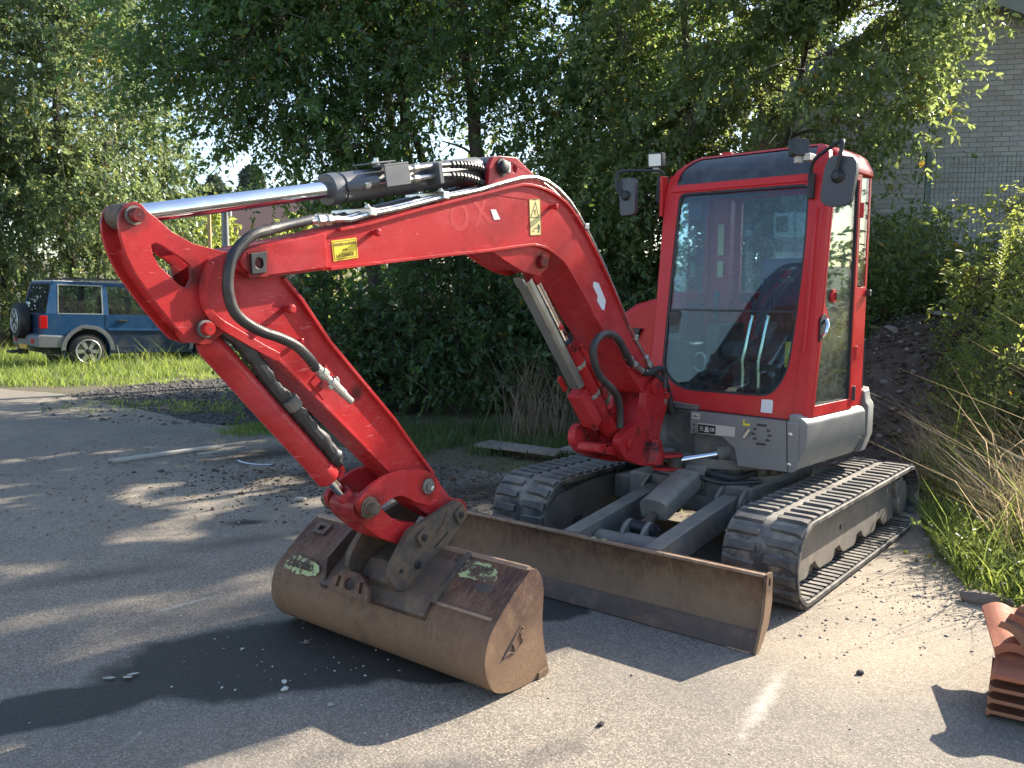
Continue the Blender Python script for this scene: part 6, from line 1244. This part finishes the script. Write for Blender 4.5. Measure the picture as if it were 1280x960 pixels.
# ================================================================== STONES, LITTER, BOARDS
STONE = pbr('grey_stone', (.34,.315,.28), .85, 0, .25, 9, dirt=(.12,.10,.08), dirt_at=(.5,.7), dirt_scale=5, bmp=.6)
STONEB = pbr('brown_stone', (.20,.16,.13), .85, 0, .25, 9, bmp=.6); STONEW = pbr('white_stone', (.62,.60,.55), .8, 0, .12, 9, bmp=.5); STONED = pbr('black_clod', (.035,.032,.03), .9, 0, .3, 9, bmp=.6)
def rock(seed, sx, sy, sz, sub=2):
    bm = bmesh.new(); bmesh.ops.create_icosphere(bm, subdivisions=sub, radius=1); r_ = random.Random(seed); pl = [(Vector((r_.gauss(0,1), r_.gauss(0,1), r_.gauss(0,1))).normalized(), r_.uniform(.55,.85)) for _ in range(9)]
    for v in bm.verts:
        for n_, d in pl:
            k = v.co.dot(n_)
            if k > d: v.co -= n_*(k - d)
        v.co += v.co*noise.noise(v.co*2.2 + Vector((seed,0,0)))*.12; v.co.x *= sx; v.co.y *= sy; v.co.z *= sz
    me = bpy.data.meshes.new('stone'); bm.to_mesh(me); bm.free(); me.shade_smooth(); me.set_sharp_from_angle(angle=R(28)); return me
def place(name, me, mat, loc, rot=(0,0,0), label=None, cat=None, group=None):
    me.materials.clear(); me.materials.append(mat); o = bpy.data.objects.new(name, me); COL.objects.link(o); o.location = loc; o.rotation_euler = rot; return tag(o, label, cat, group)
place('stone', rock(1,.135,.075,.045), STONEB, (2.50,4.42,.022), (.05,.02,-.35), 'flat brown stone lying by the weeds, behind the roof tiles', 'stone')
place('stone', rock(2,.022,.018,.012), STONED, (1.49,3.55,.006), (0,0,.4), 'small black clod on the sunlit asphalt, right of the blade', 'stone')
place('stone', rock(3,.018,.014,.010), STONED, (.34,3.09,.005), (0,0,1), 'small black clod on the asphalt below the bucket end plate', 'stone')
place('stone', rock(4,.017,.013,.011), STONEW, (-.91,3.36,.006), (0,0,.5), 'lower of two pale pebbles in the wet patch', 'pebble')
place('stone', rock(5,.014,.012,.010), STONEW, (-.93,3.43,.005), (0,0,1.5), 'upper of two pale pebbles in the wet patch', 'pebble')
place('stone', rock(6,.020,.015,.012), STONEB, (-.93,3.83,.006), (0,0,.2), 'brownish pebble in the wet patch left of the bucket', 'pebble')
place('stone', rock(7,.07,.05,.022), STONEB, (.42,8.52,.05), (0,0,.6), 'reddish-brown stone lying on the board behind the far track', 'stone')
place('stone', rock(8,.05,.04,.03), STONE, (-1.62,6.55,.015), (0,0,.6), 'grey stone on the shaded asphalt near the dark stain', 'stone')
def bank_pt(px, py):      # the point of the bank seen at this height and bearing
    ys = np.linspace(6.2, 12, 240); x = px*ys; z = bank_h(x, ys); el = (z - 1.6)/ys; k = np.where((el >= py) & (bank_s(x, ys) > .05))[0]
    k = k[0] if len(k) else 60; return (float(x[k]), float(ys[k]), float(z[k]))
base_rocks = [rock(20+i, 1, .75, .6) for i in range(5)]
BSTONE = pbr('bank_stone', (.215,.195,.172), .9, 0, .3, 9, dirt=(.09,.07,.052), dirt_at=(.48,.66), dirt_scale=6, bmp=.6)
for me in base_rocks: me.materials.append(BSTONE)
def spos(u, v): return ((u - 640)/1085, (367 - v)/1085)
STN = [(1088,399,7),(1113,409,12),(1097,418,4),(1146,415,6),(1125,425,6),(1155,434,6),(1133,434,5),(1143,464,8),(1107,477,10),(1127,487,6),(1104,543,7),(1112,558,5),(1190,453,6),(1160,455,4),(1093,440,4),(1120,510,6),(1146,500,5),(1096,505,5),(1165,480,4),(1130,540,6)]
STL = ['small stone at the top left of the spoil bank, by the cab window catch','large pale stone high on the spoil bank, just right of the cab','small stone under the large pale one, beside the cab','stone high in the spoil bank, below the pale slab','mid-sized stone right of the large pale one in the spoil bank','stone in the right part of the spoil bank, next to the shrubs','flat stone in the middle of the spoil bank','upright stone low and right in the spoil bank, before the dry grass','big round stone low in the spoil bank, beside the red hood','small stone right below the big round one','small stone low in the spoil bank behind the grey counterweight','lowest stone of the spoil bank, above the near track','stone half hidden by the shrubs at the bank crest','little stone between the shrubs and the flat stone','little stone against the cab edge half way up the bank','small stone in the lower middle of the spoil bank','small stone low on the bank among the first dry stalks','stone close to the grey counterweight edge','small stone at the foot of the dry grass clump','stone just above the track end by the dry stalks']
for i, (u, v, r_) in enumerate(STN):
    a, b = spos(u, v); x, y, z = bank_pt(a, b); o = bpy.data.objects.new('rubble_stone', base_rocks[i % 5]); COL.objects.link(o); s_ = r_*y/1085*.8
    o.location = (x, y - .01, z + s_*.2); o.scale = (s_*rnd.uniform(.9,1.4), s_, s_*rnd.uniform(.8,1.1)); o.rotation_euler = (rnd.uniform(-.5,.5), rnd.uniform(-.5,.5), rnd.uniform(0,6)); tag(o, STL[i], 'stone', 'stones in the spoil bank')
mats = rock(40,.26,.14,.035); x, y, z = bank_pt(*spos(1178,392)); place('slab', mats, STONE, (x, y, z + .04), (.15,.1,-.25), 'pale flat slab lying on the crest of the spoil bank', 'slab')
def scatter(name, P, size, mat, seed, label=None, cat=None, flat=.6):
    gg = np.random.default_rng(seed); n = len(P); base = np.array([[1,0,0],[-.5,.87,0],[-.5,-.87,0],[.15,.1,.8],[0,0,-.5],[.6,.6,.25]]); F0 = np.array([[0,5,3],[5,1,3],[1,2,3],[2,0,3],[0,2,4],[2,1,4],[1,5,4],[5,0,4]])
    a = gg.uniform(0,6.28,n); c, s_ = np.cos(a), np.sin(a); sz = size*gg.lognormal(0,.45,n); J = base[None] + gg.normal(0,.16,(n,6,3)); J = J*sz[:,None,None]*np.array([1,.8,flat]); X = J[...,0]*c[:,None] - J[...,1]*s_[:,None]; Y = J[...,0]*s_[:,None] + J[...,1]*c[:,None]
    V = np.stack([X, Y, J[...,2]], -1) + P[:,None,:]; V = V.reshape(-1,3); F = (F0[None] + (np.arange(n)*6)[:,None,None]).reshape(-1)
    me = bpy.data.meshes.new(name); me.vertices.add(n*6); me.vertices.foreach_set('co', V.astype(np.float32).ravel()); me.loops.add(len(F)); me.loops.foreach_set('vertex_index', F.astype(np.int32)); me.polygons.add(n*8); me.polygons.foreach_set('loop_start', (np.arange(n*8)*3).astype(np.int32)); me.update()
    me.materials.append(mat); o = bpy.data.objects.new(name, me); COL.objects.link(o); tag(o, label, cat, kind='stuff'); return o
n = 1500; x = g.uniform(3.0,6.5,n); y = g.uniform(6.5,11,n); k = bank_s(x,y) > .05; x, y = x[k], y[k]
scatter('rubble', np.column_stack([x, y, bank_h(x,y) + .005]), .020, BSTONE, 401, 'small stones and crumbs all over the spoil bank', 'rubble')
n = 3400; x = g.uniform(3.0,6.5,n); y = g.uniform(6.5,11,n); k = bank_s(x,y) > .05; x, y = x[k], y[k]
scatter('soil_clods', np.column_stack([x, y, bank_h(x,y) + .005]), .035, DIRT, 402, 'dark soil clods on the spoil bank', 'soil')
q = np.concatenate([np.column_stack([g.uniform(1.3,2.9,350), g.uniform(3.7,5.2,350)]), np.column_stack([g.normal(2.35,.25,330), g.normal(4.5,.25,330)]), np.column_stack([g.uniform(-3.5,2,300), g.uniform(2.4,7,300)])]); q = q[bank_s(q[:,0], q[:,1]) < 0]
scatter('gravel', np.column_stack([q, np.full(len(q), .002)]), .0065, STONE, 403, 'loose grit scattered over the asphalt', 'gravel')
q = np.concatenate([np.column_stack([g.normal(2.35,.2,60), g.normal(4.35,.16,60)]), np.column_stack([g.normal(-.9,.25,40), g.normal(3.7,.22,40)]), np.column_stack([g.uniform(-3.5,-.3,240), g.uniform(3.0,8.2,240)])])
scatter('white_grit', np.column_stack([q, np.full(len(q), .002)]), .005, STONEW, 404, 'white chips of stone on the asphalt', 'grit')
n = 6500; a = g.uniform(0,6.28,n); r_ = np.sqrt(g.random(n)); x = -3.9 + np.cos(a)*r_*3.0; y = 13.4 + np.sin(a)*r_*3.2
scatter('gravel', np.column_stack([x, y, np.full(n, -.008)]), .022, pbr('gravel_stone', (.095,.088,.082), .9, 0, .4, 30), 405, 'dark loose gravel in the shade in front of the blue car', 'gravel')
n = 2600; x = np.concatenate([g.normal(-1.3,.9,n//2), g.normal(-.4,.9,n//2)]); y = np.concatenate([g.normal(7.5,.6,n//2), g.normal(7.0,.5,n//2)])
scatter('soil_crumbs', np.column_stack([x, y, np.full(len(x), .002)]), .011, DIRT, 406, 'dark soil crumbs on the asphalt left of the far track', 'soil')
# dead leaves
LITT = leafmat('dead_leaves', (.10,.06,.025), (.20,.13,.06), (.2,.12,.04), .15, .7)
n = 1700; P = np.column_stack([np.concatenate([g.normal(-1.0,1.2,n//2), g.uniform(-4.5,3,n//2)]), np.concatenate([g.normal(8.2,.9,n//2), g.uniform(5.6,9.5,n//2)]), np.full(n,.006)]); P = P[bank_s(P[:,0],P[:,1]) < 0]; a = g.uniform(0,6.28,len(P))
tag(leaf_obj('leaf_litter', P, np.stack([np.cos(a),np.sin(a),g.uniform(-.05,.25,len(P))],1), np.stack([g.normal(0,.3,len(P)),g.normal(0,.3,len(P)),np.ones(len(P))],1), np.full(len(P),.035), np.full(len(P),.018), g.random(len(P))*.9, LITT), 'scattered dead leaves on the ground', 'leaves', kind='stuff')
# fallen sprig
sp = empty('leaf_sprig', (-1.62,3.46,.004)); tag(sp, 'pale fallen leaf sprig lying on the dark wet patch', 'sprig')
MB().tube([(0,0,.004),(.03,.05,.006),(.01,.10,.004)], .0022, 5).build('stalk', STEM, sp)
PALEL = pbr('pale_dead_leaf', (.42,.42,.36), .7, 0, .2, 20)
for dx, dy, an in ((-.03,-.01,3.6),(.03,-.005,-.3),(.055,.012,.2)):
    MB().prism([(0,0),(.018,.011),(.04,.007),(.052,0),(.04,-.007),(.018,-.011)], 0, .0015, lambda p, q, t: (p*math.cos(an)-q*math.sin(an)+dx*.4, p*math.sin(an)+q*math.cos(an)+dy, .004+t+p*.12)).build('leaf', PALEL, sp, 0, 0)
# planks and boards
pl = empty('plank', (-3.36,8.46,.0), math.atan2(.85,.74)); tag(pl, 'weathered broken plank lying on the shaded asphalt at the left', 'plank')
MB().prism([(-.60,-.06),(.46,-.06),(.55,-.03),(.50,.01),(.56,.05),(-.56,.055),(-.61,.03),(-.58,.0)], .004, .028, lambda p, q, t: (p, q, t)).build('board', PALEW, pl, .003)
MB().prism([(.50,-.01),(.75,.02),(.70,.045),(.52,.03)], .006, .014, lambda p, q, t: (p, q, t)).build('splinter', PALEW, pl, .001)
o = MB().prism([(0,-.03),(.22,-.015),(.30,.0),(.24,.02),(.02,.03)], .002, .012, lambda p, q, t: (-3.10 + p*.75 - q*.66, 8.42 + p*.66 + q*.75, t)).build('wood_splinter', PALEW, None, .001); tag(o, 'short pale splinter lying beside the broken plank', 'splinter')
STRP = pbr('pale_blue_plastic', (.55,.60,.66), .5, 0, .1, 9)
o = MB(); P = smooth_path([(-2.62,8.15,.006),(-2.50,8.0,.012),(-2.36,7.95,.006),(-2.22,7.93,.01)], 5)
for i in range(len(P) - 1): a, b = P[i], P[i+1]; d = (b - a).normalized(); s_ = Vector((-d.y, d.x, .1))*.016; o.add([a - s_, b - s_, b + s_, a + s_], [(0,1,2,3)])
tag(o.build('plastic_strip', STRP, None, 0, 0), 'pale curled plastic strip on the ground left of the arm', 'strip')
BOARD = pbr('grey_plywood', (.22,.195,.165), .85, 0, .2, 4, dirt=(.12,.11,.09), dirt_at=(.5,.7), dirt_scale=4, bmp=.3, bscale=30, stretch=(1,.2,1))
bd_ = empty('wooden_board', (.02,8.55,.0)); tag(bd_, 'flat grey board lying behind the front of the far track', 'board')
for k in range(3): MB().prism([(-.40+k*.27,.20-k*.19),(-.14+k*.27,.02-k*.19),(.02+k*.22,.27-k*.19),(-.24+k*.22,.45-k*.19)], .045, .075, lambda p, q, t: (p, q, t + k*.004)).build('plank', BOARD, bd_, .003)
o = MB().prism([(.42,8.55),(.95,9.15),(1.25,9.0),(.75,8.35)], .015, .05, lambda p, q, t: (p, q, t + (p-.42)*.12)).build('wooden_board', BOARD, None, .003); tag(o, 'second grey board propped up behind the far track, below the reeds', 'board')

# ================================================================== ROOF TILES
TILE = pbr('terracotta', (.40,.135,.072), .8, 0, .15, 9, dirt=(.28,.12,.075), dirt_at=(.5,.7), dirt_scale=7, bmp=.35, bscale=60)
TILE2 = pbr('terracotta_dark', (.33,.14,.075), .85, 0, .2, 9, dirt=(.20,.13,.09), dirt_at=(.45,.7), dirt_scale=7, bmp=.4, bscale=60)
def tile_mesh():
    """interlocking clay tile: a flat pan, a raised roll along one side and an upstand on the other"""
    sec = []; n = 16
    for i in range(n + 1):
        u = i/n; y = -.15 + .30*u
        z = .022*math.sin((u - .62)/.38*math.pi)**1 if u > .62 else (.016 if u < .06 else .004 if u < .10 else 0)
        sec.append((y, z))
    vs = []; fs = []; xs_ = [-.21,-.195,.0,.195,.21]
    for k, x in enumerate(xs_):
        for y, z in sec: vs.append((x, y, z + (.010 if k == 0 else 0)))
        for y, z in reversed(sec): vs.append((x, y, z - .016 + (.002 if 0 < k < 4 else -.010)))
    m_ = 2*(n + 1)
    for k in range(len(xs_) - 1):
        for i in range(m_): fs.append((k*m_ + i, k*m_ + (i+1) % m_, (k+1)*m_ + (i+1) % m_, (k+1)*m_ + i))
    fs += [tuple(reversed(range(m_))), tuple((len(xs_)-1)*m_ + i for i in range(m_))]
    return MB().add(vs, fs).mesh('roof_tile', 30)
TM = [tile_mesh(), None]; TM[0].materials.append(TILE); TM[1] = TM[0].copy(); TM[1].materials.clear(); TM[1].materials.append(TILE2)
def tile(loc, rot, label, mi=0):
    o = bpy.data.objects.new('roof_tile', TM[mi]); COL.objects.link(o); o.location = loc; o.rotation_euler = rot; return tag(o, label, 'roof tile', 'stacked clay roof tiles')
ta = R(-32)
names = ['lowest clay tile of the flat stack, on the ground','second clay tile from the bottom of the flat stack','third clay tile from the bottom of the flat stack','topmost clay tile of the flat stack, sunlit on top']
for k in range(4): tile((2.075 + rnd.uniform(-.006,.006), 3.17 + rnd.uniform(-.006,.006), .03 + .047*k), (R(2), 0, ta + rnd.uniform(-.03,.03)), names[k], 0 if k == 3 else 1)
tile((2.13,3.44,.245), (R(-4), R(-5), R(68)), 'single big clay tile leaning out to the left over the flat stack')
for k in range(5): tile((2.20 + .012*k + .028*k, 3.33 + .010*k, .27 + .028*k), (R(30), R(-8), ta + R(62)), ['innermost','second','middle','fourth','topmost'][k] + ' clay tile of the tilted upper stack at the photo edge', 0 if k % 2 else 1)
# ================================================================== OUT OF FRAME, MIRRORED IN THE GLASS AND CASTING DAPPLED SHADE
BL_ = empty('garage_building', (-12.5,-9,0)); tag(BL_, 'pale garage left of the camera, seen only mirrored in the cab windscreen', 'building')
RENDER_ = pbr('pale_render', (.62,.59,.53), .85, 0, .08, 3, dirt=(.42,.40,.36), dirt_at=(.55,.75), dirt_scale=2, bmp=.2)
MB().box(-6,0,0,12.0,0,2.7).build('wall', RENDER_, BL_); MB().prism([(.3-.5,2.7),(.3-.5,2.95),(-6.2,2.95),(-6.2,2.7)], -.3, 12.3, lambda x, z, y: (x + .3, y, z)).build('roof', DGREY, BL_)
dr_ = MB().box(0,.05,2.0,5.0,.02,2.4).build('roller_door', PLAS, BL_, .004)
for k in range(14): MB().box(.05,.065,2.03,4.97,.06+k*.165,.06+k*.165+.13).build('slat', CREAM, dr_, .004)
MB().box(0,.03,6.2,7.4,1.0,2.1).build('window', BLACK, BL_, .004)
MB().box(0,.02,8.2,8.7,1.3,2.2).build('notice_board', YEL, BL_, .003)
tree('broadleaf_tree', (-21,-7.5,0), [([(-21,-7.5,-.1),(-21,-7.4,3),(-20.8,-7.5,6)],.2,.06)], [((-21,-7.5,5.6),(2.6,2.6,2.6)),((-20.5,-5.5,4.2),(1.6,1.6,1.4))], 9000, .16, LF3, BARK, 'tree behind the pale garage, seen only mirrored in the cab windscreen', seed=77, holes=.7)
def rh(g, n):
    x = g.uniform(9.0,13.5,n); y = g.uniform(1.5,10.5,n); return np.stack([x, y, bank_h(x,y)*.6 + g.random(n)*(2.9 + .4*np.sin(y*2))], 1)
tag(leaf_mass('hedge', 12000, rh, .11, LF3, 410), 'added unseen hedge beyond the right edge of the frame, for the door glass to mirror', 'hedge')  # hedge added off frame so the door glass mirrors leaves, not bright sky
tree('broadleaf_tree', (9.3,11.6,1.0), [([(9.3,11.6,.8),(8.8,11.6,3.4),(7.6,11.6,5.4),(6.6,11.5,6.6)],.16,.04)], [((6.5,11.6,7.3),(1.4,.9,.9)),((8.3,11.6,7.3),(1.2,1.0,1.0))], 20000, .085, LF2, BARK, 'tree beyond the right edge whose high branch only throws dappled shade into view', seed=81, holes=.6, shafts=.04)

# keep the hierarchy at thing > part > sub-part
def depth(o):
    k = 1
    while o.parent: o = o.parent; k += 1
    return k
for o in list(SC.objects):
    while depth(o) > 3:
        p_ = o.parent; M_ = p_.matrix_local @ o.matrix_local; o.parent = p_.parent; o.matrix_parent_inverse = Matrix.Identity(4); o.matrix_local = M_
